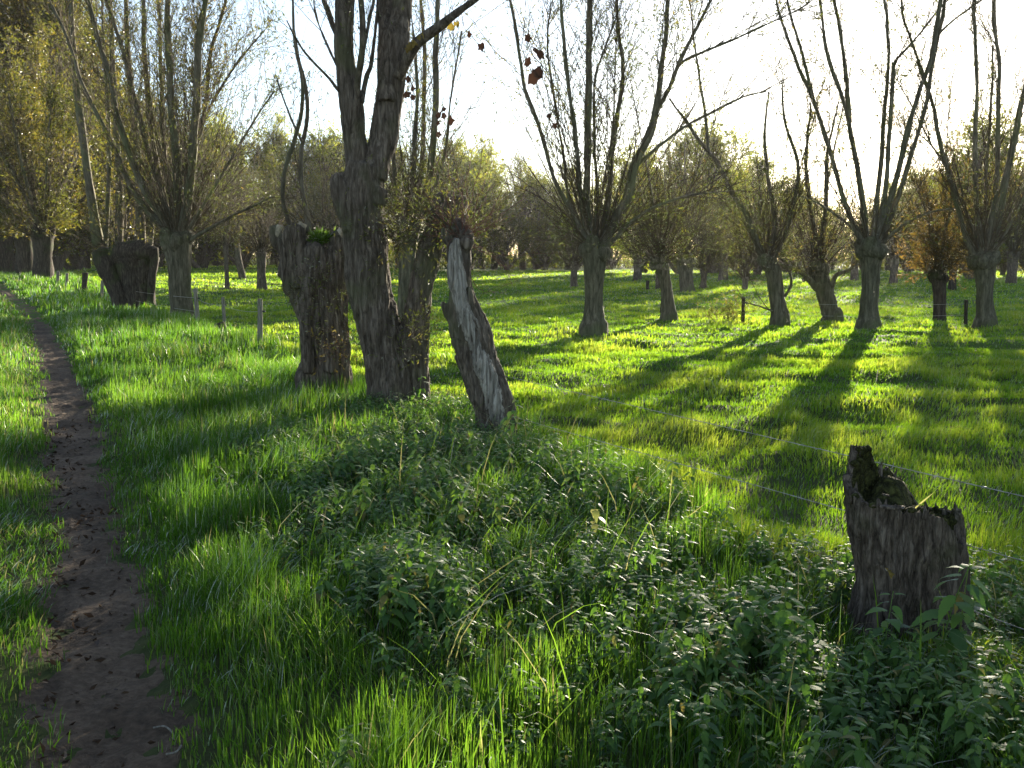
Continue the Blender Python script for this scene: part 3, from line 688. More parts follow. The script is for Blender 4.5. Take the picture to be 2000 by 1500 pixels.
# A: squat pollard, left
b0 = G(632, 768, ground); YA = b0[1]
root = empty('pollard_willow', b0, 'squat gnarled pollard willow with cut head, green fern tuft and two thin poles', 'tree', LG)
fused('trunk', [tsweep([(632, 800, 104), (629, 762, 94), (635, 715, 80), (632, 640, 88), (627, 567, 96), (618, 515, 108), (618, 486, 100)], YA, 0, 1, 32, 0.10),
    tsweep([(606, 660, 36), (594, 587, 40), (572, 520, 38), (553, 482, 36), (543, 456, 30), (541, 442, 20)], YA, -0.07, 2, 18, .2),
    tsweep([(640, 650, 50), (650, 560, 54), (658, 500, 50), (662, 468, 44), (664, 456, 28)], YA, -0.10, 3, 18, .2),
    tsweep([(596, 560, 34), (586, 500, 40), (583, 468, 40), (584, 448, 28)], YA, -0.2, 4, 16, .25), tsweep([(608, 790, 70), (606, 745, 46), (612, 700, 30)], YA, -0.1, 5, 16),
    tsweep([(664, 790, 60), (662, 740, 44), (655, 690, 30)], YA, 0.0, 6, 16), tsweep([(625, 520, 40), (630, 480, 40), (634, 462, 30)], YA, 0.15, 7, 16, .2),
    tsweep([(612, 720, 20), (606, 650, 24), (610, 580, 24), (622, 520, 26), (626, 485, 24)], YA, -0.28, 8, 12, .25), tsweep([(650, 720, 22), (655, 650, 22), (648, 590, 20)], YA, -0.2, 9, 12, .25), tsweep([(565, 500, 22), (556, 530, 20), (572, 570, 16)], YA, -0.1, 10, 12, .3)],
    M['bark'], root, b0, 0.016, 0.022, (11, 11, 1.6), seed=3, lump=0.035)
for (x, y, w, dy, tx, ty) in ((542, 455, 17, -0.1, 548, 440), (582, 452, 20, -0.2, 592, 436), (655, 464, 26, -0.12, 672, 452)):
    a = Acc(); a.add(*sweep(np.array([[*P(x, y + 8, YA + dy), w * YA / F * .5], [*P(tx, ty, YA + dy), w * YA / F * .40]]), 12, 0.03, 0.004, 0.15, x, dome=False))
    part(a, 'cut_stub', M['cut'], root, b0)
pl = []
for k, t in enumerate([[(582, 458, 12), (567, 440, 10), (553, 395, 9), (555, 340, 8.5), (573, 280, 8), (588, 225, 7), (590, 160, 6), (575, 80, 5), (572, 0, 4)],
                       [(602, 455, 12), (600, 420, 10), (590, 370, 9), (588, 300, 8), (600, 230, 7), (597, 170, 6), (583, 110, 4), (575, 60, 3)],
                       [(589, 275, 5), (570, 235, 4), (549, 180, 3), (540, 150, 2)]]):
    r = traced(t, YA, 0.4 * (k - 0.5)); r = extend_up(r, 1.2) if t[-1][1] < 10 else r
    q = spline(r, 40); pl.append(q[:, :3]); a = Acc(); a.add(*sweep(q, 10, 0.08, 0.003, 0.1, 70 + k)); part(a, 'limb', M['limb'], root, b0)
crown(pl, root, b0, ntw=16, tl=(0.4, 1.1), nsub=4, sl=0.3, nleaf=3, ls=0.05, tr=0.0035, head=(P(630, 465, YA), 0.35), nhead=45, hl=(0.4, 1.4), hdown=0.4).location = (0, 0, 0)
a = Acc()
c = P(626, 468, YA - 0.2); n = 260; v = rng.normal(0, 1, (n, 3)); v[:, 2] = np.abs(v[:, 2]) + 0.3
leaves(a, c + rng.normal(0, 1, (n, 3)) * np.array([0.05, 0.04, 0.015]), nrm(v), 0.10, 0.22, -0.1)
part(a, 'fern_tuft', M['fresh'], root, b0, False)
scrub(root, b0, [(610, 520), (640, 600), (655, 660)], 85, (0.15, 0.5), 0.0025, YA - 0.3, spread_px=30)
scrub(root, b0, [(655, 670), (660, 700)], 16, (0.1, 0.3), 0.0025, YA - 0.42, spread_px=8, mats=('shoot', 'yellow'))

# B: big double trunk
b0 = G(770, 795, ground); YB = b0[1]
root = empty('pollard_willow', b0, 'big furrowed willow with a double trunk, two thick poles left, right stem cut off', 'tree', LG)
main = [(766, 830, 108), (765, 783, 92), (752, 700, 84), (737, 633, 80), (722, 567, 82), (714, 500, 80), (711, 433, 82), (709, 390, 76), (712, 350, 74), (716, 322, 68)]
lp_ = [(700, 350, 46), (694, 300, 42), (687, 210, 43), (677, 150, 38), (671, 90, 36), (674, 0, 30)]
rp_ = [(728, 350, 54), (738, 300, 50), (748, 270, 53), (762, 180, 50), (772, 90, 52), (778, 50, 42), (787, 0, 36)]
rp2 = [(756, 200, 34), (756, 100, 34), (754, 0, 28)]
t2 = [(815, 830, 66), (812, 783, 50), (811, 720, 44), (809, 660, 48), (815, 600, 46), (824, 545, 43), (838, 495, 43), (852, 450, 44), (866, 415, 48), (880, 392, 52)]
LIM = []
fused('trunk', [tsweep(main, YB, 0, 11, 36, 0.05), tsweep(t2, YB, 0.06, 12, 28, 0.06), tsweep([(790, 700, 40), (800, 660, 40), (806, 620, 30)], YB, 0, 19, 14),
    tsweep([(686, 450, 30), (672, 400, 36), (668, 365, 40), (668, 345, 32)], YB, -0.1, 13, 18, 0.15), tsweep([(740, 400, 30), (746, 370, 26)], YB, -0.1, 14, 14, 0.2),
    tsweep([(800, 840, 60), (775, 780, 40), (770, 700, 20)], YB, -0.18, 15, 16), tsweep([(735, 840, 50), (738, 780, 34), (735, 720, 20)], YB, -0.05, 16, 16),
    tsweep([(884, 460, 50), (884, 420, 54), (884, 385, 54)], YB, 0.05, 18, 20, 0.2, 0.04, False)], M['bark'], root, b0, 0.015, 0.021, (12, 12, 1.5), seed=5, lump=0.018)
for k, (t, ex) in enumerate(((lp_, 3), (rp_, 3), (rp2, 3))):
    r = traced(t, YB, (-0.1, 0.3, 0.5)[k]); r = extend_up(r, ex)
    LIM.append(spline(r[:, :3], 40))
    fused('limb', [sweep(r, 26, 0.05, 0, 0.04, 21 + k)], M['bark'], root, b0, 0.016, 0.011, (15, 15, 1.7), seed=8 + k, lump=0.01)
for k, t in enumerate([[(776, 150, 24), (790, 125, 22), (815, 84, 19), (860, 51, 17), (890, 27, 15), (926, 0, 13), (975, -40, 11), (1040, -90, 9), (1090, -130, 6)],
                       [(690, 260, 14), (697, 190, 12), (700, 150, 13), (708, 90, 12), (705, 0, 10)], [(664, 75, 12), (652, 55, 11), (640, 20, 10), (630, -10, 8)],
                       [(700, 160, 7), (722, 35, 6), (730, 0, 5)], [(662, 178, 5), (640, 150, 4), (600, 108, 3.5), (578, 75, 3), (560, 40, 2)],
                       [(664, 140, 4), (640, 90, 3.5), (620, 40, 3), (612, 0, 2)], [(706, 200, 9), (716, 150, 8), (726, 120, 7), (735, 40, 5), (738, 0, 4)]]):
    r = traced(t, YB - 0.1, (-0.8, -0.3, 0.4, 0.2, -0.5, 0.4, 0.6)[k]); r = extend_up(r, 1.5) if -20 < t[-1][1] < 10 else r
    q = spline(r, 40); LIM.append(q[:, :3]); a = Acc(); a.add(*sweep(q, 12, 0.06, 0.004, 0.1, 90 + k)); part(a, 'limb', M['bark'], root, b0)
crown(LIM, root, b0, ntw=22, tl=(0.35, 1.2), nsub=4, sl=0.28, nleaf=4, ls=0.05, tr=0.0035, t0=0.3, spread=(0.4, 1.0)).location = (0, 0, 0)
YL = []
for (x, y) in ((797, 97), (811, 83), (806, 88), (818, 73), (829, 70), (868, 52), (893, 47), (880, 52), (800, 90)):
    YL.append((x, y))
scrub(root, b0, [(760, 380), (770, 460), (790, 480)], 170, (0.15, 0.6), 0.0025, YB + 0.15, spread_px=32)
scrub(root, b0, [(818, 600), (805, 690), (812, 640)], 60, (0.08, 0.3), 0.0022, YB - 0.15, spread_px=12)
scrub(root, b0, [(884, 400), (880, 440), (870, 480)], 140, (0.2, 0.7), 0.0025, YB, spread_px=26)
# dead leaves on hanging twigs below the outer branch
for t in ([(900, 16), (906, 50), (915, 66), (941, 92)], [(1052, -100), (1032, 60), (1050, 106), (1028, 122), (1046, 150)], [(1085, -130), (1090, 60), (1072, 225), (1086, 248)],
          [(868, 48), (872, 140), (864, 214), (878, 236)], [(815, 88), (800, 140), (798, 185)]):
    q = spline(traced([(x, y, 1) for x, y in t], YB - 0.3)[:, :3], 16); a = Acc(); V, Fq = tubes(q[None], np.full((1, 16), 0.0028)); a.add(V, Fq)
    part(a, 'hanging_twig', M['twig'], root, b0, False)
def big_leaf(c, L, wd, yaw, roll):    # broad curled dead leaf with a wavy edge
    n = 13; th = np.linspace(0, 2 * math.pi, n, endpoint=False); rr = 1 + 0.22 * np.cos(5 * th) + rng.normal(0, .08, n)
    x, z = np.cos(th) * rr * wd / 2, np.sin(th) * rr * L / 2
    y = 0.25 * L * (x / wd) ** 2 * 4 - 0.1 * L * np.sin(2 * th)
    V = np.vstack([np.stack([x, y, z], 1), [[0, -0.08 * L, 0]]])
    cr, sr, ca, sa = math.cos(roll), math.sin(roll), math.cos(yaw), math.sin(yaw)
    V = V @ np.array([[cr, 0, sr], [0, 1, 0], [-sr, 0, cr]]).T @ np.array([[ca, -sa, 0], [sa, ca, 0], [0, 0, 1]]).T + c
    k = np.arange(n); return V, np.stack([k, (k + 1) % n, np.full(n, n)], 1)
for (x, y) in YL:
    a = Acc(); V, Fq = big_leaf(P(x, y, YB - 0.33), rng.uniform(.05, .085), rng.uniform(.05, .08), rng.uniform(-.9, .9), rng.uniform(-3, 3)); a.add(V, Fq, rng.uniform()); part(a, 'yellow_leaf', M['yellow'], root, b0)
for (x, y, h, w) in ((915, 66, 12, 9), (941, 92, 15, 15), (1031, 74, 14, 12), (1053, 104, 13, 29), (1030, 121, 18, 12), (1040, 152, 24, 24), (1054, 142, 22, 18), (866, 213, 9, 9), (857, 225, 14, 9),
                     (866, 226, 11, 10), (879, 235, 17, 12), (855, 240, 10, 8), (1073, 227, 10, 8), (1084, 246, 12, 10), (798, 155, 12, 10), (794, 185, 12, 14), (805, 172, 12, 9), (806, 190, 11, 10), (856, 262, 12, 10)):
    a = Acc(); s = YB / F; V, Fq = big_leaf(P(x, y, YB - 0.3), h * s * 1.05, w * s * 1.05, rng.uniform(-.6, .6), rng.uniform(-.7, .7)); a.add(V, Fq, rng.uniform())
    part(a, 'dry_leaf', M['dry'], root, b0)

# C: leaning bare trunk
b0 = G(975, 852, ground); YC = b0[1]
root = empty('pollard_willow', b0, 'leaning half dead willow with a strip of bare silvery wood and reddish shoots', 'tree', LG)
fused('trunk', [tsweep([(980, 890, 86), (972, 847, 74), (957, 770, 66), (934, 700, 68), (915, 633, 76), (904, 590, 62), (901, 550, 46), (896, 500, 44), (899, 468, 42), (900, 452, 34)], YC, 0, 31, 30, 0.09),
    tsweep([(898, 650, 36), (884, 622, 28), (872, 604, 18), (864, 590, 8)], YC, -0.03, 32, 14, 0.15), tsweep([(948, 860, 34), (944, 810, 36), (928, 750, 38), (905, 690, 36)], YC, -0.08, 33, 14, 0.15),
    tsweep([(888, 530, 30), (884, 500, 30), (884, 462, 26)], YC, 0.05, 34, 14, 0.2), tsweep([(1000, 880, 34), (990, 800, 28), (970, 720, 20)], YC, -0.02, 35, 14, 0.1),
    tsweep([(888, 660, 14), (908, 700, 15), (925, 750, 15), (945, 800, 14)], YC, -0.15, 36, 12, 0.25), tsweep([(918, 560, 12), (930, 633, 15), (950, 700, 15), (972, 780, 14)], YC, -0.13, 39, 12, 0.25), tsweep([(895, 470, 34), (910, 462, 30), (920, 455, 20)], YC, -0.02, 37, 14, 0.25), tsweep([(890, 480, 34), (880, 462, 34), (876, 446, 26)], YC, -0.03, 41, 14, 0.3), tsweep([(898, 470, 36), (896, 450, 34), (902, 436, 22)], YC, 0.03, 42, 14, 0.3), tsweep([(905, 480, 26), (915, 474, 26), (926, 472, 16)], YC, -0.05, 43, 12, 0.3)],
    M['bark'], root, b0, 0.014, 0.014, (12, 12, 1.8), seed=15, lump=0.022)
fused('bare_wood', [tsweep([(978, 838, 17), (970, 800, 32), (958, 755, 30), (945, 715, 37), (930, 670, 29), (916, 630, 36), (903, 587, 26), (893, 540, 30), (891, 495, 23), (893, 470, 14)], YC, -0.112, 38, 18, 0.06)],
    M['deadwood'], root, b0, 0.010, 0.016, (30, 30, 1.1), seed=25, lump=0.012)
sh = [[(900, 458), (888, 390), (872, 300), (866, 200), (862, 120)], [(905, 455), (900, 400), (890, 330), (880, 270)], [(905, 460), (935, 400), (960, 300), (975, 180)], [(903, 458), (920, 380), (950, 280), (962, 230), (968, 150)],
      [(910, 462), (960, 410), (1000, 330), (1028, 230)], [(908, 465), (950, 430), (1010, 360)], [(912, 470), (960, 440), (1030, 380)], [(905, 458), (912, 400), (910, 350)], [(908, 458), (945, 395), (950, 370)],
      [(912, 475), (950, 490), (985, 500), (1050, 495)], [(914, 480), (960, 500), (985, 525), (1000, 555)], [(915, 540), (935, 565), (960, 573), (992, 568)], [(898, 458), (870, 430), (845, 400)], [(895, 462), (866, 445), (832, 420)],
      [(900, 455), (905, 380), (925, 290), (935, 210)], [(897, 456), (880, 405), (860, 370), (850, 330)]]
shoots(sh, YC, root, b0, 'shoot', ('shoot', 'willow'), 0.005, 4, 2, 0.045, 90, (P(902, 462, YC), 0.06), (0.15, 0.7))

# ------------------------------------------------------------------ broken stump in front
b0 = G(1765, 1262, ground); YS = b0[1] + 0.02
sc_ = YS / F
root = empty('tree_stump', b0, 'broken hollow tree stump with jagged mossy top, in the nettles at the lower right', 'tree stump')
nth, nz = 220, 90
th = np.linspace(0, 2 * math.pi, nth, endpoint=False)    # 0 = right, pi = left, 3pi/2 = towards the eye
top_px = np.interp(th, np.radians([0, 20, 40, 55, 65, 78, 92, 104, 112, 120, 128, 140, 150, 165, 180, 200, 225, 250, 270, 285, 300, 318, 335, 350, 360]),
                   [1000, 992, 998, 985, 960, 925, 915, 905, 872, 868, 882, 872, 915, 938, 955, 975, 990, 1003, 1006, 1010, 1024, 1068, 1062, 1000, 998])
cyy = YS + 0.20
zt = np.array([P(1765, p_, cyy + 0.20 * math.sin(t_))[2] for p_, t_ in zip(top_px, th)]) + 0.016 * fbm(np.cos(th) * 9, np.sin(th) * 9, 0, 91, 3) + 0.010 * np.abs(vn(np.cos(th) * 26, np.sin(th) * 26, 0, 92))
zb = b0[2] - 0.2
u = np.linspace(0, 1, nz)
Zg = zb + (zt[None] - zb) * u[:, None]
def half_w(z):                         # silhouette of the stump
    m_ = (z - EYE) / cyy; b_ = (m_ * CP + SP) / (CP - m_ * SP); pz = 750 - F * b_
    l = np.interp(pz, [860, 950, 1010, 1080, 1180, 1260, 1330], [1660, 1648, 1654, 1664, 1676, 1682, 1678])
    r = np.interp(pz, [860, 930, 1000, 1080, 1180, 1260, 1330], [1850, 1872, 1876, 1879, 1879, 1872, 1880])
    k_ = cyy / (CP + b_ * SP) / F
    return ((l + r) / 2 - 1000) * k_, (r - l) / 2 * k_
cx, hw = half_w(Zg)
prof = 1 + 0.05 * np.cos(2 * th + 0.4) + 0.04 * np.cos(3 * th + 1.2) + 0.03 * np.cos(5 * th)
prof = prof / np.max(np.abs(prof * np.cos(th)))
R0 = hw * prof[None]
xx, yy = np.cos(th)[None] * np.ones_like(Zg), np.sin(th)[None] * np.ones_like(Zg)
wv = 0.25 * fbm(xx * 2, yy * 2, Zg * 3, 50, 2)
fur = 1 - 2 * np.abs(fbm((xx + wv * .3) * 5.2, (yy + wv * .3) * 5.2, Zg * 3.6, 44, 4))
R0 = R0 + 0.015 * fur + 0.003 * fbm(xx * 16, yy * 16, Zg * 12, 46, 2) + 0.012 * fbm(xx * 1.5, yy * 1.5, Zg * 4, 48, 2)
Xo = np.stack([cx + xx * R0, cyy + yy * R0 * 0.92, Zg], -1)
zin = P(1765, 1000, YS)[2] - 0.035      # floor of the hollow
thick = 0.045 + 0.018 * fbm(np.cos(th) * 3, np.sin(th) * 3, 0, 95, 2)
inn = []
for f in (0.02, 0.25, 0.5, 0.75, 1.0):
    zq = zt + (np.minimum(zin, zt - 0.03) - zt) * f
    rr = np.maximum(R0[-1] - thick * (0.6 + 0.7 * f), 0.01) + 0.012 * fbm(np.cos(th) * 6, np.sin(th) * 6, f * 4, 97, 2)
    inn.append(np.stack([cx[-1] + np.cos(th) * rr, cyy + np.sin(th) * rr * 0.92, zq], -1))
inn = np.array(inn); fl = []
for f in (0.8, 0.6, 0.4, 0.2, 0.05):
    q = inn[-1].copy(); cc = np.array([q[:, 0].mean(), q[:, 1].mean(), 0]); q[:, :2] = cc[:2] + (q[:, :2] - cc[:2]) * f
    q[:, 2] = zin * (1 - f) + q[:, 2] * f + 0.085 * np.exp(-((q[:, 0] - cc[0] + 0.02) ** 2 / 0.012 + (q[:, 1] - cc[1] - 0.11) ** 2 / 0.008)) + 0.03 * fbm(q[:, 0] * 9, q[:, 1] * 9, 0, 98, 2) + 0.012 * fbm(q[:, 0] * 20, q[:, 1] * 20, 0, 99, 2); fl.append(q)
fl = np.array(fl)
def rings(acc, A, mat=0):
    m = A.shape[0]; b = (np.arange(m - 1) * nth)[:, None]; s = np.arange(nth); s2 = (s + 1) % nth
    acc.add(A, np.stack([b + s, b + s2, b + nth + s2, b + nth + s], -1).reshape(-1, 4), 0.5, mat)
a = Acc(); rings(a, Xo); rings(a, np.concatenate([Xo[-1:], inn[:1]]))
part(a, 'bark_shell', M['bark_stump'], root, b0)
a = Acc(); rings(a, np.concatenate([inn, fl])); q = fl[-1]; V = np.vstack([q, q.mean(0)]); k = np.arange(nth)
a.add(V, np.stack([k, (k + 1) % nth, np.full(nth, nth)], 1))
part(a, 'mossy_hollow', M['moss'], root, b0)
for k in range(40):                    # moss clumps along the rim
    a = Acc(); t = rng.uniform(0, nth) ; j = int(t); c = inn[rng.integers(0, 3), j] * 1.0
    a.add(*sweep(np.array([[*(c - [0, 0, .012]), .010], [*c, .018], [*(c + [0, 0, .012]), .008]]), 9, 0.006, 0.004, 0.4, 200 + k))
    part(a, 'moss_clump', M['moss'], root, b0)
def disc(c, rx, ry, t, tilt):
    th2 = np.linspace(0, 2 * math.pi, 16, endpoint=False); o = np.stack([np.cos(th2) * rx, np.sin(th2) * ry, np.zeros(16)], 1)
    V = np.vstack([o + c, o * 0.9 + c + [0, 0, t], [c + [0, 0, t * 1.1]], [c]]); V[:, 2] += (V[:, 0] - c[0]) * tilt
    k = np.arange(16); k2 = (k + 1) % 16
    return V, [np.stack([k, k2, k2 + 16, k + 16], 1), np.vstack([np.stack([k + 16, k2 + 16, np.full(16, 32)], 1), np.stack([k2, k, np.full(16, 33)], 1)])]
for k in range(34):                    # splinters standing on the broken rim
    j = int(rng.uniform(0, nth)); c = inn[0, j] + np.array([rng.normal(0, .006), rng.normal(0, .006), 0]); h_ = rng.uniform(.012, .035) * (0.7 if 95 < j * 360 / nth < 150 else 1)
    a = Acc(); a.add(*sweep(np.array([[*(c - [0, 0, .03]), .012], [*c, .009], [*(c + [rng.normal(0, .008), rng.normal(0, .008), h_]), .002]]), 7, 0.008, 0.003, 0.4, 300 + k)); part(a, 'splinter', M['bark_stump'], root, b0)
for k in range(7):                     # ridges running down to the roots
    t_ = rng.uniform(math.pi * .9, math.pi * 2.1); R_ = 0.205; c = np.array([P(1765, 1250, cyy)[0], cyy, b0[2]]); e = np.array([math.cos(t_), math.sin(t_) * .92, 0])
    a = Acc(); a.add(*sweep(np.array([[*(c + e * (R_ + .06) - [0, 0, .08]), .05], [*(c + e * (R_ + .005) + [0, 0, .06]), .04], [*(c + e * (R_ - .015) + [0, 0, .22]), .025], [*(c + e * (R_ - .03) + [0, 0, .34]), .01]]), 14, 0.02, 0.008, 0.25, 400 + k, freq=(25, 25, 5))); part(a, 'root_flare', M['bark_stump'], root, b0)
a = Acc(); a.add(*disc(P(1737, 992, YS + 0.03), 0.042, 0.03, 0.008, -0.05)); a.add(*disc(P(1757, 992, YS + 0.05), 0.025, 0.02, 0.006, 0.1)); a.add(*disc(P(1730, 968, YS + 0.1), 0.018, 0.012, 0.006, -.2))
part(a, 'wood_flake', M['bark'], root, b0)
a = Acc(); V, Fs = disc(P(1736, 1115, YS - 0.035), 0.012, 0.004, 0.003, 0); a.add(V @ np.eye(3), Fs); leaves(a, P(1736, 1115, YS - 0.04)[None].repeat(3, 0), np.array([[1., 0, 0], [-.5, 0, 1], [0.2, 0, -1]]), 0.03, 0.8, 0, jit=0.004)
part(a, 'lichen_patch', M['yellow'], root, b0, False)
a = Acc(); q = spline(np.array([P(1772, 1008, YS + .06), P(1790, 990, YS + .06), P(1808, 975, YS + .05), P(1824, 962, YS + .03)]), 10)
sd_ = np.array([0.25, 0, 1.0]) * 0.006; w_ = np.array([.3, .8, 1, 1, .95, .9, .8, .6, .4, .05])[:, None]
V = np.concatenate([q - sd_ * w_, q + sd_ * w_]); k = np.arange(9); a.add(V, np.stack([k, k + 1, k + 11, k + 10], 1), 0.9)
o = a.build('grass_blade', M['pale'], None, True, origin=q[0]); tag(o, 'single yellow grass blade lying across the mossy hollow of the stump', 'grass blade')

# ------------------------------------------------------------------ fence posts and wires
def post(px, py, tx, ty, w, label, cat='fence post', mat='post', ins=True, white=False, grp='fence posts', rough=0.06, name='fence_post'):
    b = G(px, py, ground); t = P(tx, ty, b[1]); r = 0.5 * w * b[1] / F
    root = empty(name, b, label, cat, grp)
    d = nrm((t - b)[None])[0]
    a = Acc(); a.add(*sweep(np.array([[*(b - d * .25), r], [*(b + (t - b) * .5), r], [*(t - d * .02), r * .97], [*t, r * .86]]), 16, 0.04, r * 0.08, rough, int(px), dome=False))
    part(a, 'post_shaft', M[mat], root, b)
    if ins:
        a = Acc(); c = b + (t - b) * 0.74 + np.array([r * 1.2, 0, 0])
        a.add(*sweep(np.array([[*(c - [r * .6, 0, 0]), r * .25], [*(c + [r * .3, 0, 0]), r * .42], [*(c + [r * .8, 0, 0]), r * .3]]), 8, 0.01)); part(a, 'insulator', M['black'], root, b)
    return b, t
P1 = post(387, 632, 381, 565, 8, 'leaning fence post beside the trunk of the many stemmed willow')
P2 = post(439, 636, 435, 581, 6, 'thin fence post between the leaning post and the thickest post')
P3 = post(508, 674, 508, 585, 10, 'thickest upright fence post, nearest one left of the squat pollard')
P4 = post(112, 559, 114, 530, 6, 'small dark fence post at the foot of the left hand pollard row, nearest the path')
P5 = post(130, 562, 131, 534, 5, 'thin dark fence post just right of the one nearest the path', ins=False)
P6 = post(199, 582, 200, 548, 6, 'pale footed fence post left of the hollow pollard')
P7 = post(220, 588, 220, 553, 6, 'fence post in front of the left edge of the hollow pollard')
P8 = post(229, 588, 228, 562, 4, 'short light stake close against the hollow pollard', ins=False)
P9 = post(250, 594, 249, 544, 4, 'slim light stake in front of the middle of the hollow pollard', ins=False)
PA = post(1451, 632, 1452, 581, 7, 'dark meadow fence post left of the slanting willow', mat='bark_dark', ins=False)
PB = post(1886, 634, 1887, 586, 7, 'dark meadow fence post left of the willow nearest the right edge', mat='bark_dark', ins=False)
post(164, 572, 166, 533, 11, 'stubby thick broken post behind the small dark posts by the path', 'stump', 'bark_dark', False, rough=0.3, grp=None, name='broken_post')
post(1264, 567, 1265, 548, 6, 'short dark stub in the grass left of the stout broom like willow', 'stump', 'bark_dark', False, rough=0.3, grp=None, name='wooden_stub')
post(1290, 614, 1294, 580, 5, 'dead stick propped against the curly twigged willow', 'stick', 'bark_dark', False, rough=0.2, grp=None, name='dead_stick')
b = G(440, 656, ground); root = empty('tree_stump', b, 'small dark rotten stump in the grass below the thin post', 'tree stump')
a = Acc(); s = b[1] / F
a.add(*sweep(np.array([[*(b - [0, 0, .1]), 9 * s], [*b, 8 * s], [*P(434, 640, b[1]), 6 * s], [*P(431, 630, b[1]), 4 * s]]), 14, 0.03, 0.02, 0.35, 5)); a.add(*sweep(np.array([[*(b + [.1, 0, -.1]), 8 * s], [*P(447, 648, b[1]), 5 * s]]), 12, 0.03, 0.02, 0.35, 6))
part(a, 'stump_wood', M['bark_dark'], root, b)

def wire(A, B, label, r=0.002, sag=0.03, barbs=0.0, grp='fence wires', twist=False):
    A, B = np.array(A), np.array(B); L = np.linalg.norm(B - A); n = max(10, int(L / 0.06)) if twist else 24
    f = np.linspace(0, 1, n)[:, None]; q = A + (B - A) * f; q[:, 2] -= 4 * sag * (f * (1 - f))[:, 0]
    a = Acc()
    if twist:
        ph = f[:, 0] * L / 0.05 * math.pi
        for s in (0, math.pi):
            z = q.copy(); z[:, 2] += np.cos(ph + s) * r; z[:, 1] += np.sin(ph + s) * r
            V, Fq = tubes(z[None], np.full((1, n), r), 4); a.add(V, Fq)
    else:
        V, Fq = tubes(q[None], np.full((1, n), r), 4); a.add(V, Fq)
    if barbs:
        m = int(L / barbs); t = (np.arange(m) + 0.5) / m; c = A + (B - A) * t[:, None]; c[:, 2] -= 4 * sag * t * (1 - t)
        for s in (1, -1):
            d = nrm(rng.normal(0, 1, (m, 3))) * 0.016; Pt = np.stack([c - d, c + d], 1); V, Fq = tubes(Pt, np.full((m, 2), r * .8), 3); a.add(V, Fq)
    o = a.build('fence_wire', M['wire'], None, True, origin=A); return tag(o, label, 'wire', grp)
SB = np.array([P(1790, 1000, YS + 0.42)[0], YS + 0.42])
Cp = np.array([P(952, 700, YC)[0] + 0.12, YC + 0.1]); dxy = SB - Cp
En = Cp + dxy * 1.42
def strand(pxs, label, za):
    zs = P(pxs[0], pxs[1], SB[1])[2]
    dz = (zs - za)
    wire([*Cp, za], [*En, za + dz * 1.42], label, 0.0016, 0.0, 0.13, twist=True)
strand((1760, 922), 'top strand of barbed wire running past behind the broken stump', P(1020, 735, YC)[2])
strand((1760, 1036), 'middle strand of barbed wire running past behind the broken stump', P(1020, 800, YC)[2] - .05)
strand((1760, 1150), 'lowest strand of barbed wire, close to the grass behind the broken stump', P(1020, 830, YC)[2] - .15)
def between(p, q, f, label): wire(p[0] + (p[1] - p[0]) * f, q[0] + (q[1] - q[0]) * f, label, 0.004, 0.06)
between(PA, PB, 0.85, 'upper wire between the two dark meadow posts'); between(PA, PB, 0.4, 'lower wire between the two dark meadow posts')
between(P6, P1, 0.75, 'upper wire past the hollow pollard to the leaning post'); between(P6, P1, 0.35, 'lower wire past the hollow pollard to the leaning post')
between(P1, P2, 0.74, 'wire from the leaning post to the thin post'); between(P2, P3, 0.74, 'wire from the thin post to the thickest post')

# ------------------------------------------------------------------ generic pollards and far trees
def pollard(px, py, h, r, label, n=9, L=(3, 5), spread=(0.15, 0.6), Y0=None, lean=0.0, group=WG, rl=(0.02, 0.05), zmore=0.0, name='pollard_willow', bark='bark', headr=1.25, **ck):
    if Y0 is None: b = G(px, py, ground)
    else: b = P(px, py, Y0); b[2] = float(ground(b[0], b[1]))
    root = empty(name, b, label, 'tree', group)
    top = b + np.array([lean, 0, h])
    a = Acc(); s = int(px * 7 + py)
    a.add(*sweep(np.array([[*(b - [0, 0, .25]), r * 1.35], [*(b + [0, 0, .08]), r * 1.15], [*(b + (top - b) * .5 + [lean * .15, 0, 0]), r], [*(b + (top - b) * .82), r * 1.05], [*top, r * headr]]), 20, 0.07, 0.02, 0.14, s))
    for q in range(6):
        an = rng.uniform(0, 6.28); d = np.array([math.cos(an), math.sin(an), 0.9])
        a.add(*sweep(np.array([[*(top - [0, 0, r] + d * r * .3), r * .55], [*(top - [0, 0, r * .5] + d * r * .8), r * .5], [*(top + d * r * 1.2), r * .3]]), 10, 0.07, 0.01, 0.25, s + q))
    part(a, 'trunk', M[bark], root, b)
    pl = []
    for k in range(n):
        an = 2.399 * k + rng.uniform(-.4, .4); sp = rng.uniform(*spread); d = nrm(np.array([[math.cos(an) * sp, math.sin(an) * sp, 1.0]]))
        Pt, R = grow(top[None] + d * r * .4, d, np.array([rng.uniform(*L)]), np.array([rng.uniform(*rl)]), 9, 0.35, 0.06, 0.2)
        q = np.hstack([Pt[0], R[0][:, None]]); q = np.vstack([[*(top - [0, 0, r * 1.2]), R[0, 0] * 2.2], q]); q[1, 3] *= 1.4; q = spline(q, 30); pl.append(q[:, :3])
        a = Acc(); a.add(*sweep(q, 7, 0.25, 0.0, 0.1, s + k)); part(a, 'limb', M['limb'], root, b)
    crown(pl, root, b, head=(top, r * 1.2), **ck).location = (0, 0, 0)
    return root
ck1 = dict(ntw=30, nsub=6, nleaf=7, ls=0.19, tr=0.013, nhead=110, hl=(0.8, 2.4), tl=(0.8, 2.2), sl=0.6, mats=('twig', 'olive'))
pollard(84, 546, 2.1, 0.42, 'stocky dark pollard, right hand one of the leafy row where the path leaves', 10, (6, 9), (0.1, 0.55), 46, 0.1, LG, (0.05, 0.11), bark='bark_dark', **ck1)
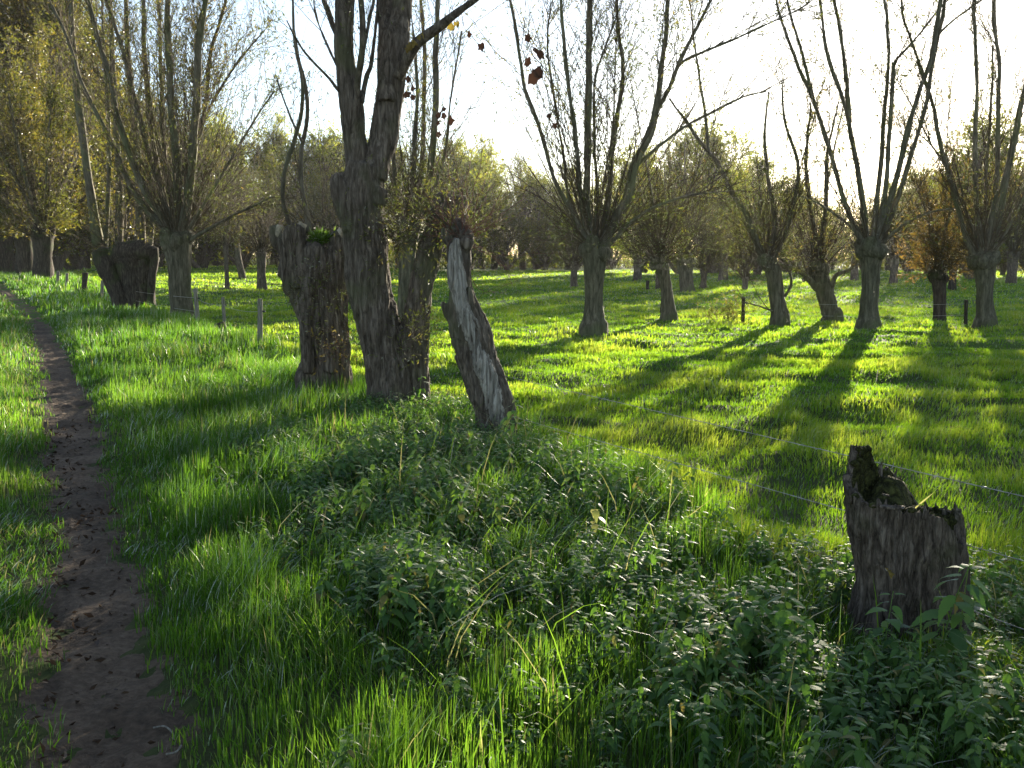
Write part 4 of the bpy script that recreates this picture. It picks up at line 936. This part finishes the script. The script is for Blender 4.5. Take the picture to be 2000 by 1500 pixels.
pollard(50, 530, 2.2, 0.42, 'stocky dark pollard, middle one of the leafy row where the path leaves', 10, (6, 10), (0.1, 0.55), 52, 0.0, LG, (0.05, 0.11), bark='bark_dark', **ck1)
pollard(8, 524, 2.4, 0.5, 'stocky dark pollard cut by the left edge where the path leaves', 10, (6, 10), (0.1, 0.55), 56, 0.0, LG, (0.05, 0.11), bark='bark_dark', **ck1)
ck2 = dict(ntw=18, nsub=5, nleaf=4, ls=0.13, tr=0.012, hl=(1.0, 3.2), hdown=0.3)
pollard(512, 568, 1.75, 0.19, 'small pollard with pale drooping whips, seen left of the squat gnarled one', 4, (2.5, 4.5), (0.1, 0.5), nhead=110, **ck2)
pollard(444, 566, 1.9, 0.09, 'very slim young willow left of the pale whipped one', 4, (2, 4), (0.1, 0.5), nhead=30, **ck2)
pollard(474, 546, 2.2, 0.16, 'slim leaning young willow just behind the pale whipped one', 4, (2, 4), (0.1, 0.5), lean=-0.3, nhead=40, **ck2)
pollard(1121, 563, 1.2, 0.15, 'low small pollard just left of the tall spreading meadow willow', 4, (1.5, 3), (0.1, 0.6), nhead=90, **ck2)
pollard(1245, 548, 1.5, 0.25, 'small distant pollard seen just right of the tall spreading meadow willow', 5, (2, 4), nhead=80, **ck2)
pollard(1287, 566, 1.4, 0.17, 'thin pollard half hidden behind the curly twigged leaning willow', 4, (2, 3), nhead=60, **ck2)
pollard(1374, 565, 0.9, 0.15, 'low fan shaped willow right of the stout broom like willow', 9, (2, 3.2), (0.1, 0.45), nhead=90, **ck2)
pollard(1412, 547, 1.2, 0.3, 'low distant willow between the fan shaped one and the many stemmed bush', 8, (2.5, 4), (0.1, 0.5), nhead=70, **ck2)
pollard(1455, 566, 0.5, 0.14, 'pale many stemmed low willow bush behind the dark meadow post', 12, (2, 3.4), (0.1, 0.35), nhead=90, **ck2)
pollard(1860, 568, 1.2, 0.18, 'short flared dark pollard beyond the gap right of the rusty leaved willow', 6, (2, 3.5), nhead=60, bark='bark_dark', **ck2)
pollard(1575, 552, 1.6, 0.24, 'distant pollard glimpsed between the slanting and the forked willows', 7, (3, 5), nhead=70, **ck2)
pollard(1668, 548, 1.6, 0.24, 'distant pollard glimpsed left of the tall trunk with the sun', 7, (3, 5), nhead=70, **ck2)
pollard(1745, 556, 1.6, 0.22, 'distant pollard glimpsed right of the tall trunk with the sun', 7, (3, 5), nhead=70, **ck2)
pollard(1975, 556, 1.6, 0.26, 'distant dense pollard at the far right edge', 8, (3, 5), nhead=90, **ck2)

def proto(kind):
    """a tall far tree standing at the origin: returns trunk mesh and crown mesh"""
    H, sprd, n, lf, mat, sz, low = dict(olive=(17, 0.42, 16, 9, 'olive', 0.26, 0.08), loose=(12, 0.5, 12, 8, 'wood', 0.22, 0.15), poplar=(14, 0.15, 12, 9, 'wood', 0.24, 0.12),
        bushy=(8, 0.75, 16, 9, 'olive', 0.22, 0.05), bare=(13, 0.35, 12, 3, 'wood', 0.2, 0.2), round=(10, 0.6, 16, 11, 'wood', 0.22, 0.1))[kind]
    a = Acc(); pl = []
    tr = np.array([[0, 0, -.4, .42], [0, 0, .2, .36], [.1, 0, H * .25, .27], [-.1, .1, H * .5, .16], [.25, 0, H * .72, .05], [.2, .2, H * .8, .02]]); a.add(*sweep(tr, 14, 0.25, 0.03, 0.1, 5))
    sp = spline(tr, 60); pl.append(sp[8:, :3])
    for k in range(n):
        f = rng.uniform(low, 0.75); p = sp[int(f * 59)]; an = 2.399 * k; d = nrm(np.array([[math.cos(an) * sprd, math.sin(an) * sprd, 0.8]]))
        Pt, R = grow(p[None, :3], d, np.array([H * (0.92 - f) * rng.uniform(.55, .85) + 1.0]), np.array([p[3] * .5 + .03]), 9, 0.5, 0.1, 0.15)
        q = spline(np.hstack([Pt[0], R[0][:, None]]), 24); pl.append(q[:, :3]); a.add(*sweep(q, 6, 0.4, 0, 0.08, k))
    t = a.build('trunk', M['bark'])
    c = crown(pl, None, None, ntw=30, tl=(1.0, 3.0), nsub=6, sl=0.9, nleaf=lf, ls=sz, wid=0.42, tr=0.016, t0=0.1, mats=('twig', mat), spread=(0.5, 1.2), bend=0.3)
    return [t, c]
PROTO = {k: proto(k) for k in ('olive', 'loose', 'poplar', 'bushy', 'bare', 'round')}
used = set()
def far_tree(kind, px, Y0, top_px, label, group='trees in the wood behind the meadow', lat=1.0):
    b = P(px, 510, Y0); b[2] = float(ground(b[0], b[1]))
    H = dict(olive=17, loose=12, poplar=14, bushy=8, bare=13, round=10)[kind]; s = (P(px, top_px, Y0)[2] - b[2]) / (H * 0.93)
    root = empty('wood_tree', b, label, 'tree', group)
    root.scale = (s * lat, s * lat, s); root.rotation_euler = (0, 0, rng.uniform(0, 6.28))
    for o in PROTO[kind]:
        c = o if (kind, o.name) not in used and kind not in used else o.copy()
        if c is not o: COL.objects.link(c)
        c.parent = root; c.location = (0, 0, 0)
    used.add(kind)
    return root
WL = 'trees in the wood on the left'
for kind, px, Y0, tp, lb in [
    ('olive', -40, 62, -260, 'olive leaved tree cut by the left edge'), ('olive', 30, 70, -230, 'tall olive leaved tree filling the upper left corner'),
    ('olive', 105, 66, -120, 'tall olive leaved tree right of the upper left corner, behind the leafy row'), ('bushy', 60, 60, 250, 'low bushy olive tree behind the leafy pollard row'),
    ('olive', 165, 84, 40, 'olive leaved tree seen left of the pole of the hollow pollard'), ('bushy', 150, 70, 320, 'low olive tree with a short dark trunk left of the hollow pollard'),
    ('olive', 235, 90, 130, 'olive leaved tree seen between the poles of the hollow pollard'), ('bushy', 205, 76, 300, 'low bushy tree right behind the hollow pollard'),
    ('olive', 310, 96, 170, 'olive leaved tree seen behind the many stemmed willow'), ('bushy', 285, 80, 330, 'bushy olive tree low behind the many stemmed willow'),
    ('bushy', 395, 84, 300, 'bushy tree just right of the many stemmed willow'), ('round', 425, 104, 250, 'round green tree right of the many stemmed willow'),
    ('poplar', 455, 112, 225, 'pointed tree, left one of two spires right of the many stemmed willow'), ('bushy', 470, 88, 350, 'low bushy tree behind the pale whipped pollard'),
    ('poplar', 536, 110, 232, 'pointed tree, right one of two spires, left of the thin poles'), ('round', 580, 104, 290, 'round tree behind the thin poles of the squat pollard'),
    ('bushy', 560, 90, 360, 'bushy tree low behind the squat pollard'), ('round', 640, 108, 268, 'round tree seen between the squat pollard and the double trunk'),
    ('bushy', 655, 94, 370, 'bushy tree low beside the left edge of the double trunk')]:
    far_tree(kind, px, Y0, tp, lb, WL)
for kind, px, Y0, tp, lb in [
    ('round', 1048, 120, 350, 'round tree closing the gap right of the tall bare one'), ('bushy', 1065, 116, 430, 'low bushy tree right of the tall bare one'), ('loose', 885, 104, 270, 'taller loose tree behind the cut stem of the double trunk'), ('round', 700, 116, 270, 'round tree hidden mostly behind the double trunk'), ('loose', 1110, 122, 320, 'loose tree left of the tall spreading willow'), ('poplar', 940, 126, 270, 'pointed tree behind the reddish shoots'), ('loose', 1735, 110, 350, 'loose tree between the poles of the trunk with the sun'),
    ('loose', 780, 112, 280, 'loose tree seen between the two poles of the double trunk'), ('loose', 850, 118, 300, 'loose tree seen above the cut stem of the double trunk'), ('round', 915, 112, 305, 'round tree behind the reddish shoots'),
    ('loose', 965, 122, 330, 'loose tree just right of the reddish shoots'), ('bare', 1021, 122, 290, 'tall bare tree with a dark straight trunk at the far edge of the meadow'), ('bushy', 990, 112, 420, 'low bush tree left of the tall bare one'),
    ('bare', 1085, 128, 360, 'thin bare tree left of the tall spreading willow'), ('bushy', 1120, 112, 410, 'low bushy tree behind the tall spreading willow'), ('loose', 1190, 118, 330, 'loose tree showing through the tall spreading willow'),
    ('round', 1255, 96, 300, 'round tree right of the tall spreading willow'), ('loose', 1330, 88, 262, 'leafy tree behind the broom like willow'), ('round', 1390, 92, 258, 'round leafy tree behind the long slanting pole'),
    ('loose', 1480, 84, 300, 'leafy tree rising behind the slanting willow'), ('round', 1445, 104, 330, 'round tree low behind the pale willow bush'), ('loose', 1560, 88, 350, 'leafy tree rising behind the forked willow'), ('bushy', 1540, 100, 380, 'bushy tree low behind the forked willow'),
    ('round', 1625, 112, 410, 'low round tree left of the trunk with the sun'), ('bushy', 1690, 116, 420, 'low bush tree behind the trunk with the sun'), ('round', 1775, 100, 340, 'round brown tree right of the trunk with the sun'),
    ('bushy', 1815, 92, 350, 'bushy tree behind the rusty leaved willow'), ('olive', 1880, 88, 300, 'olive tree left of the poles at the right edge'), ('round', 1900, 70, 240, 'leafy tree showing through the poles at the right edge'), ('olive', 1960, 84, 300, 'olive tree behind the right edge willow'), ('bushy', 2020, 78, 330, 'bushy tree cut by the right edge'), ('olive', 2090, 80, 250, 'tree just beyond the right edge')]:
    far_tree(kind, px, Y0, tp, lb)

# far undergrowth: one tangled mass along the end of the meadow
n = 60000
x = rng.uniform(-110, 100, n); yb = np.interp(x, [-110, -40, -20, 10, 40, 100], [80, 96, 122, 132, 118, 95]) + rng.uniform(0, 14, n)
hh = 3.2 + 2.0 * fbm(x * 0.13, yb * 0.1, 0, 41, 3); z = ground_smooth(x, yb) + rng.uniform(0, 1, n) ** 0.8 * np.maximum(hh, 0.8)
a = Acc(); leaves(a, np.stack([x, yb, z], 1), rng.normal(0, 1, (n, 3)), 0.45, 0.5, 0.1)
tag(a.build('undergrowth', M['wood'], None, False), 'far low undergrowth along the end of the meadow', 'undergrowth', kind='stuff')
a = Acc(); st = np.stack([x, yb, ground_smooth(x, yb)], 1)[:5000]; Pt, R = grow(st, nrm(rng.normal(0, .25, (5000, 3)) + [0, 0, 1]), rng.uniform(2, 6, 5000), np.full(5000, 0.03), 5, 0.3)
V, Fq = tubes(Pt, R); a.add(V, Fq); tag(a.build('undergrowth', M['twig'], None, False), 'far thin stems of the undergrowth along the end of the meadow', 'undergrowth', kind='stuff')

# ------------------------------------------------------------------ grass
def blades(acc, x, y, h, w, lean_dir, lean, tone, rows=4, z0=None):
    n = len(x); z = ground(x, y) - 0.01 if z0 is None else z0
    s = np.array([0, .35, .72, 1.0]) if rows == 4 else np.array([0, .55, 1.0])
    fa = rng.uniform(0, math.pi, n); sx, sy = np.cos(fa), np.sin(fa)
    lx, ly = np.cos(lean_dir) * lean, np.sin(lean_dir) * lean
    up = s[None] * (1 - 0.35 * lean[:, None] * s[None])
    cxx = x[:, None] + h[:, None] * s[None] ** 1.7 * lx[:, None]; cyy_ = y[:, None] + h[:, None] * s[None] ** 1.7 * ly[:, None]; cz = z[:, None] + h[:, None] * up
    wv = np.array([0.75, 1.0, .7]) if rows == 4 else np.array([.9, .8])
    V = []
    for k in range(rows - 1):
        o = 0.5 * w * wv[k]
        V += [np.stack([cxx[:, k] - sx * o, cyy_[:, k] - sy * o, cz[:, k]], 1), np.stack([cxx[:, k] + sx * o, cyy_[:, k] + sy * o, cz[:, k]], 1)]
    V.append(np.stack([cxx[:, -1], cyy_[:, -1], cz[:, -1]], 1))
    m = len(V); V = np.stack(V, 1).reshape(-1, 3); b = (np.arange(n) * m)[:, None]
    qs = [b + np.array([[2*k, 2*k+1, 2*k+3, 2*k+2]]) for k in range(rows - 2)]; k = 2 * (rows - 2)
    acc.add(V, [np.concatenate(qs), b + np.array([[k, k+1, k+2]])], np.repeat(tone, m))

def zone(x0, x1, y0, y1, dens):
    n = int((x1 - x0) * (y1 - y0) * dens); return rng.uniform(x0, x1, n), rng.uniform(y0, y1, n)
def in_view(x, y, m=1.6): return np.abs(x) < (y * 0.56 + m)

NET = np.array([G(*p)[:2] for p in [(470, 890), (600, 840), (720, 800), (850, 770), (980, 845), (1120, 885), (1230, 930), (1330, 1040), (1500, 1090), (1660, 1130), (1900, 1160), (2150, 1250), (2250, 1600), (820, 1600), (860, 1330), (720, 1230), (600, 1120), (500, 980)]])
def in_poly(x, y, poly):
    c = np.zeros(x.shape, bool); j = len(poly) - 1
    for i in range(len(poly)):
        xi, yi = poly[i]; xj, yj = poly[j]
        c ^= ((yi > y) != (yj > y)) & (x < (xj - xi) * (y - yi) / (yj - yi + 1e-12) + xi); j = i
    return c
def nettle_density(x, y):
    s = 0
    for dx, dy in ((0, 0), (.25, 0), (-.25, 0), (0, .3), (0, -.3)): s = s + in_poly(x + dx, y + dy, NET)
    return s / 5 * np.clip(0.88 + 0.65 * fbm(x * 1.9, y * 1.7, 0, 61, 2), 0.06, 1)

# bank grass, left of the fence line and between path and nettles
a = Acc()
for (y0, y1, d, w, rows) in ((1.6, 4.6, 5200, .0048, 4), (4.6, 8, 3000, .006, 4), (8, 14, 1400, .009, 3), (14, 26, 460, .016, 3), (26, 60, 110, .034, 3)):
    x, y = zone(-y1 * 0.56 - 1.6, min(3.2, y1 * .56 + 1), y0, y1, d)
    sdv = side(x, y); pm = path_mask(x, y); nd = nettle_density(x, y)
    lft = x < np.interp(y, PLY, PLX) + 0.05
    clump = fbm(x * 2.3, y * 2.3, 0, 51, 3)
    k = in_view(x, y) & (sdv < 0.25 + .2 * clump) & (rng.uniform(0, 1, len(x)) > sst(0.15, 1.0, pm) * 1.0) & (rng.uniform(0, 1, len(x)) > nd * 0.42) & (rng.uniform(0, 1, len(x)) < 0.80 + 0.35 * clump - 0.12 * lft)
    x, y, clump, lft, pm = x[k], y[k], clump[k], lft[k], pm[k]
    edge = np.minimum(np.abs(x - np.interp(y, PRY, PRX)), np.abs(x - np.interp(y, PLY, PLX)))
    h = (1 - 0.38 * nd[k]) * (0.13 + 0.11 * np.clip(clump + 0.5, 0, 1.4)) * rng.uniform(0.55, 1.4, len(x)) * (0.40 + 0.60 * sst(0, .45, edge)) * np.where(lft, 0.8, 1.0)
    ld = 1.0 + 2.5 * fbm(x * 1.3, y * 1.3, 0, 53, 2) + rng.normal(0, 1.5, len(x))
    ln = np.clip(0.30 + 0.30 * fbm(x * 1.7, y * 1.7, 0, 54, 2) + rng.normal(0, .25, len(x)), 0.02, 1.1)
    tone = np.clip(0.42 + 0.25 * fbm(x * .9, y * .9, 0, 55, 3) + rng.normal(0, .16, len(x)), 0, 0.9); dead = rng.uniform(0, 1, len(x)) < 0.03 + 0.12 * lft; tone[dead] = 1.0
    blades(a, x, y, h, w * rng.uniform(.6, 1.4, len(x)), ld, ln, tone, rows)
x, y = zone(-2.5, 3.2, 2.2, 9, 26); k = (nettle_density(x, y) > .3) & (np.hypot(x - cx.mean(), y - cyy) > .4); x, y = x[k], y[k]; n = len(x)     # longer pale stalks arching out of the nettles
tn = np.where(rng.uniform(0, 1, n) < .4, 1.0, rng.uniform(.5, .8, n))
blades(a, x, y, rng.uniform(.28, .55, n), rng.uniform(.004, .007, n), rng.uniform(0, 6.28, n), rng.uniform(.2, 1.1, n), tn, 4)
tag(a.build('bank_grass', M['grass'], None, True), 'long lush grass along the path and bank', 'grass', kind='stuff')

# meadow grass
a = Acc()
for (y0, y1, d, w, rows) in ((1.2, 6, 3200, .005, 4), (6, 11, 1700, .0075, 3), (11, 19, 900, .014, 3), (19, 34, 300, .025, 3), (34, 62, 70, .05, 3), (62, 110, 12, .10, 3)):
    x, y = zone(-y1 * .5 - 2, y1 * .56 + 2, y0, y1, d)
    sdv = side(x, y); cl = fbm(x * 1.6, y * 1.6, 0, 56, 3); c2 = fbm(x * .5, y * .7, 0, 57, 2)
    k = in_view(x, y, 2) & (sdv > -0.1 + .2 * cl) & (rng.uniform(0, 1, len(x)) > 0.6 * nettle_density(x, y)) & (rng.uniform(0, 1, len(x)) < .95 + .25 * cl)
    x, y, cl, c2 = x[k], y[k], cl[k], c2[k]
    h = (0.062 + 0.058 * np.clip(cl + .3, 0, 1.2) ** 1.5 + 0.015 * c2) * rng.uniform(.55, 1.4, len(x)) * (1 + 0.25 * sst(30, 70, y))
    ld = 0.5 + 2.5 * fbm(x * .6, y * .6, 0, 58, 2) + rng.normal(0, 1.1, len(x)); ln = np.clip(.35 + rng.normal(0, .25, len(x)), .02, 1.1)
    tone = np.clip(0.45 + .28 * c2 + .28 * cl + rng.normal(0, .15, len(x)), 0, 1)
    blades(a, x, y, h, w * rng.uniform(.6, 1.4, len(x)), ld, ln, tone, rows)
tag(a.build('meadow_grass', M['meadow'], None, True), 'short bright grass of the meadow', 'grass', kind='stuff')

# ------------------------------------------------------------------ nettles
def nettle_leaf(L, wd, teeth=7):
    """serrated ovate leaf folded along its midrib, along +x, tip drooping"""
    t = np.linspace(0, 1, teeth * 2 + 1); prof = np.sin(np.pi * np.clip(t, 0, 1) ** 0.62) * (1 - 0.25 * t)
    prof = prof / prof.max(); prof[1::2] *= 1.10; prof[2:-1:2] *= 0.86
    x = t * L; z = -0.55 * L * t ** 2
    mid = np.stack([x, np.zeros_like(x), z], 1); s = prof * wd / 2
    l = np.stack([x, s, z + 0.22 * s - 0.5 * s * s / wd], 1); r = np.stack([x, -s, z + 0.22 * s - 0.5 * s * s / wd], 1)
    n = len(t); V = np.concatenate([mid, l, r]); k = np.arange(n - 1)
    return V, np.concatenate([np.stack([k, k + 1, n + k + 1, n + k], 1), np.stack([k + 1, k, 2 * n + k, 2 * n + k + 1], 1)])
def rotz(V, a): c, s = math.cos(a), math.sin(a); return V @ np.array([[c, s, 0], [-s, c, 0], [0, 0, 1]])
def roty(V, a): c, s = math.cos(a), math.sin(a); return V @ np.array([[c, 0, -s], [0, 1, 0], [s, 0, c]])
def nettle_proto(h, pairs, L0, teeth):
    a = Acc(); bend = rng.normal(0, .12, 2)
    def stem(f): return np.array([bend[0] * f * f * h, bend[1] * f * f * h, f * h])
    q = np.array([stem(f) for f in np.linspace(0, 1, 6)]); V, Fq = tubes(q[None], np.linspace(.003, .0014, 6)[None], 4); a.add(V, Fq, 0.75)
    for k in range(pairs):
        f = 0.28 + 0.72 * (k + .5) / pairs; L = L0 * np.interp(f, [.2, .55, .85, 1], [.85, 1.1, .85, .4]); an = k * math.pi / 2 + rng.normal(0, .25)
        for s in (0, math.pi):
            l = L * rng.uniform(.8, 1.15); V, Fq = nettle_leaf(l, l * rng.uniform(.44, .58), teeth); V = V + np.array([l * .22, 0, 0])
            V = roty(V, rng.normal(np.interp(f, [.2, .9, 1], [.22, .12, -.5]), .34)); V = rotz(V, an + s)
            a.add(V + stem(f), Fq, float(np.clip(rng.normal(.42, .2) + .25 * (f > .9), 0, .9) if rng.uniform() > .03 else 1.0))
    return np.concatenate(a.V), [np.concatenate([f for f, m in a.F])], np.concatenate(a.T)
def scatter(acc, protos, x, y, s, tilt):
    pick = rng.integers(0, len(protos), len(x)); z = ground(x, y)
    for p, (V, Fs, T) in enumerate(protos):
        k = np.where(pick == p)[0]
        if not len(k): continue
        an = rng.uniform(0, 6.28, len(k)); c, sn = np.cos(an), np.sin(an)
        X = (V[None, :, 0] * c[:, None] - V[None, :, 1] * sn[:, None]) * s[k, None]; Yv = (V[None, :, 0] * sn[:, None] + V[None, :, 1] * c[:, None]) * s[k, None]; Zv = V[None, :, 2] * s[k, None]
        ta = rng.uniform(0, 6.28, len(k)); tl = tilt * np.abs(rng.normal(0, 1, len(k)))
        X = X + Zv * (np.cos(ta) * tl)[:, None] + x[k, None]; Yv = Yv + Zv * (np.sin(ta) * tl)[:, None] + y[k, None]; Zv = Zv * (1 - .5 * tl ** 2)[:, None] + z[k, None]
        m = len(V); off = (np.arange(len(k)) * m)[:, None, None]
        acc.add(np.stack([X, Yv, Zv], -1).reshape(-1, 3), [(f[None] + off).reshape(-1, f.shape[1]) for f in Fs], np.clip((T[None] + rng.normal(0, .12, (len(k), 1))), 0, 1).ravel())
NP_near = [nettle_proto(rng.uniform(.26, .40), rng.integers(6, 10), rng.uniform(.07, .10), 7) for _ in range(9)]
NP_far = [nettle_proto(rng.uniform(.24, .40), rng.integers(5, 8), rng.uniform(.075, .105), 3) for _ in range(7)]
a = Acc()
for (y0, y1, d, pr) in ((1.4, 5.2, 200, NP_near), (5.2, 11.5, 150, NP_far)):
    x, y = zone(-4, 4.2, y0, y1, d); nd = nettle_density(x, y); k = (rng.uniform(0, 1, len(x)) < nd) & ((np.abs(x - b0[0]) > 99) | (np.hypot(x - (1765 - 1000) / F * YS, y - YS - .18) > .22))
    x, y = x[k], y[k]; hs = 0.56 + 0.22 * fbm(x * 1.9, y * 1.9, 0, 66, 2) - 0.03 * sst(5.5, 8.5, y)
    hs = hs * np.where((np.abs(x / np.maximum(y, .1) - 765 / F * .99) < .11) & (y < YS + .2) & (y > YS - .42), 0.42, 1.0)
    scatter(a, pr, x, y, np.clip(hs, .3, 1.2) * rng.uniform(.6, 1.35, len(x)), .22)
tag(a.build('nettle_bed', M['nettle'], None, True), 'bed of stinging nettles covering the bank in front of the trunks', 'nettles', kind='stuff')
# single plants one can tell apart
def plant(px, py, s, label, mat='nettle', tilt=.1, name='nettle_plant', cat='plant', Y0=None, pr=None):
    b = G(px, py, ground) if Y0 is None else np.array([*P(px, py, Y0)[:2], 0]); b[2] = float(ground(b[0], b[1]))
    a = Acc(); scatter(a, pr or NP_near[:1], np.array([b[0]]), np.array([b[1]]), np.array([s]), tilt)
    return tag(a.build(name, M[mat], None, True, origin=b), label, cat)
plant(1830, 1330, 1.45, 'dark nettle with broad drooping leaves against the front of the stump', pr=NP_near[2:3])
plant(1868, 1315, 1.35, 'tall nettle leaning on the right corner of the stump', pr=NP_near[3:4])
plant(1718, 1345, 1.15, 'dark nettle at the left foot of the stump', pr=NP_near[4:5])
plant(985, 868, 1.3, 'nettle growing up against the foot of the leaning bare trunk', pr=NP_far[2:3])
plant(822, 800, 1.35, 'nettle rising beside the right foot of the double trunk', pr=NP_far[3:4])
plant(1158, 1072, 0.95, 'pale yellowish wilting plant standing above the nettles in the middle', 'pale', pr=NP_far[1:2], name='wilting_plant')
# bush of weeds by the meadow post
b = G(1417, 628, ground); a = Acc(); root = empty('weed_bush', b, 'low leafy weed clump left of the dark meadow post', 'plant')
st = b + rng.normal(0, 1, (40, 3)) * np.array([.25, .2, 0]); Pt, R = grow(st, nrm(rng.normal(0, .35, (40, 3)) + [0, 0, 1]), rng.uniform(.25, .75, 40), np.full(40, .004), 5, .2); V, Fq = tubes(Pt, R); a.add(V, Fq)
p, t, _, _ = along(Pt, 14, .1, 1); leaves(a, p, t, .09, .4, .2, mat=1); part(a, 'weed_leaves', [M['twig'], M['willow']], root, b, False)

# ------------------------------------------------------------------ litter, twigs and stones on the path
x, y = zone(-4.5, 0, 1.6, 13, 260); pm = path_mask(x, y); edge = np.abs((x - np.interp(y, PLY, PLX)) / (np.interp(y, PRY, PRX) - np.interp(y, PLY, PLX)) - .28)
k = (pm > .3) & (rng.uniform(0, 1, len(x)) < .85 - 1.1 * edge); x, y = x[k], y[k]
a = Acc(); n = len(x); d = rng.normal(0, 1, (n, 3)); d[:, 2] *= .15
leaves(a, np.stack([x, y, ground(x, y) + .022], 1), nrm(d), .045, .45, 0, tone=rng.beta(1.4, 2.5, n), jit=.003)
tag(a.build('leaf_litter', M['litter'], None, False), 'fallen dead leaves trodden into the path', 'leaf litter', kind='stuff')
n = 9000; x, y = rng.uniform(-4.5, 0, n), rng.uniform(1.6, 11, n); k = path_mask(x, y) > .3; x, y = x[k], y[k]; n = len(x)
V0 = nrm(np.array([[1, 0, 0], [-1, 0, 0], [0, 1, 0], [0, -1, 0], [0, 0, 1], [0, 0, -1.]])); F0 = np.array([[0, 2, 4], [2, 1, 4], [1, 3, 4], [3, 0, 4], [2, 0, 5], [1, 2, 5], [3, 1, 5], [0, 3, 5]])
sz = (rng.uniform(.0025, .006, n) * (1 + 1.5 * (rng.uniform(0, 1, n) < .1)))[:, None, None]; V = V0[None] * sz * rng.uniform(.6, 1.3, (n, 6, 1)) * np.array([1, 1, .6]) + np.stack([x, y, ground(x, y) + .018], 1)[:, None]
a = Acc(); a.add(V.reshape(-1, 3), (F0[None] + (np.arange(n) * 6)[:, None, None]).reshape(-1, 3)); tag(a.build('gravel', M['soil'], None, False), 'small clods and stones on the path', 'gravel', kind='stuff')
for (pts, lb) in (([(300, 1437), (322, 1434), (337, 1446), (340, 1462)], 'curved pale stick lying at the right edge of the path'), ([(325, 1490), (345, 1485), (355, 1472)], 'short pale bent stick at the bottom edge beside the path')):
    q = np.array([G(*p, ground) for p in pts]); q[:, 2] += .03; q = spline(q, 12); a = Acc(); V, Fq = tubes(q[None], np.full((1, 12), .0035), 6); a.add(V, Fq)
    tag(a.build('stick', M['post'], None, True, origin=q[0]), lb, 'stick')

# ------------------------------------------------------------------ thin autumn haze over the meadow
bm = Acc(); x0, x1, y0, y1, z0, z1 = -240, 240, -28, 400, -1.5, 34
V = np.array([[x, y, z] for z in (z0, z1) for y in (y0, y1) for x in (x0, x1)], float)
bm.add(V, np.array([[0, 2, 3, 1], [4, 5, 7, 6], [0, 1, 5, 4], [2, 6, 7, 3], [0, 4, 6, 2], [1, 3, 7, 5]]))
mh, nh, lh = mat_new('haze_air'); pv = nh.new('ShaderNodeVolumePrincipled')
pv.inputs['Color'].default_value = (0.93, 0.92, 0.90, 1); pv.inputs['Density'].default_value = 0.00016; pv.inputs['Anisotropy'].default_value = 0.55
oh = nh.new('ShaderNodeOutputMaterial'); lh.new(pv.outputs[0], oh.inputs['Volume'])
tag(bm.build('haze', mh, None, False), 'thin bright haze in the air', 'haze', kind='stuff')
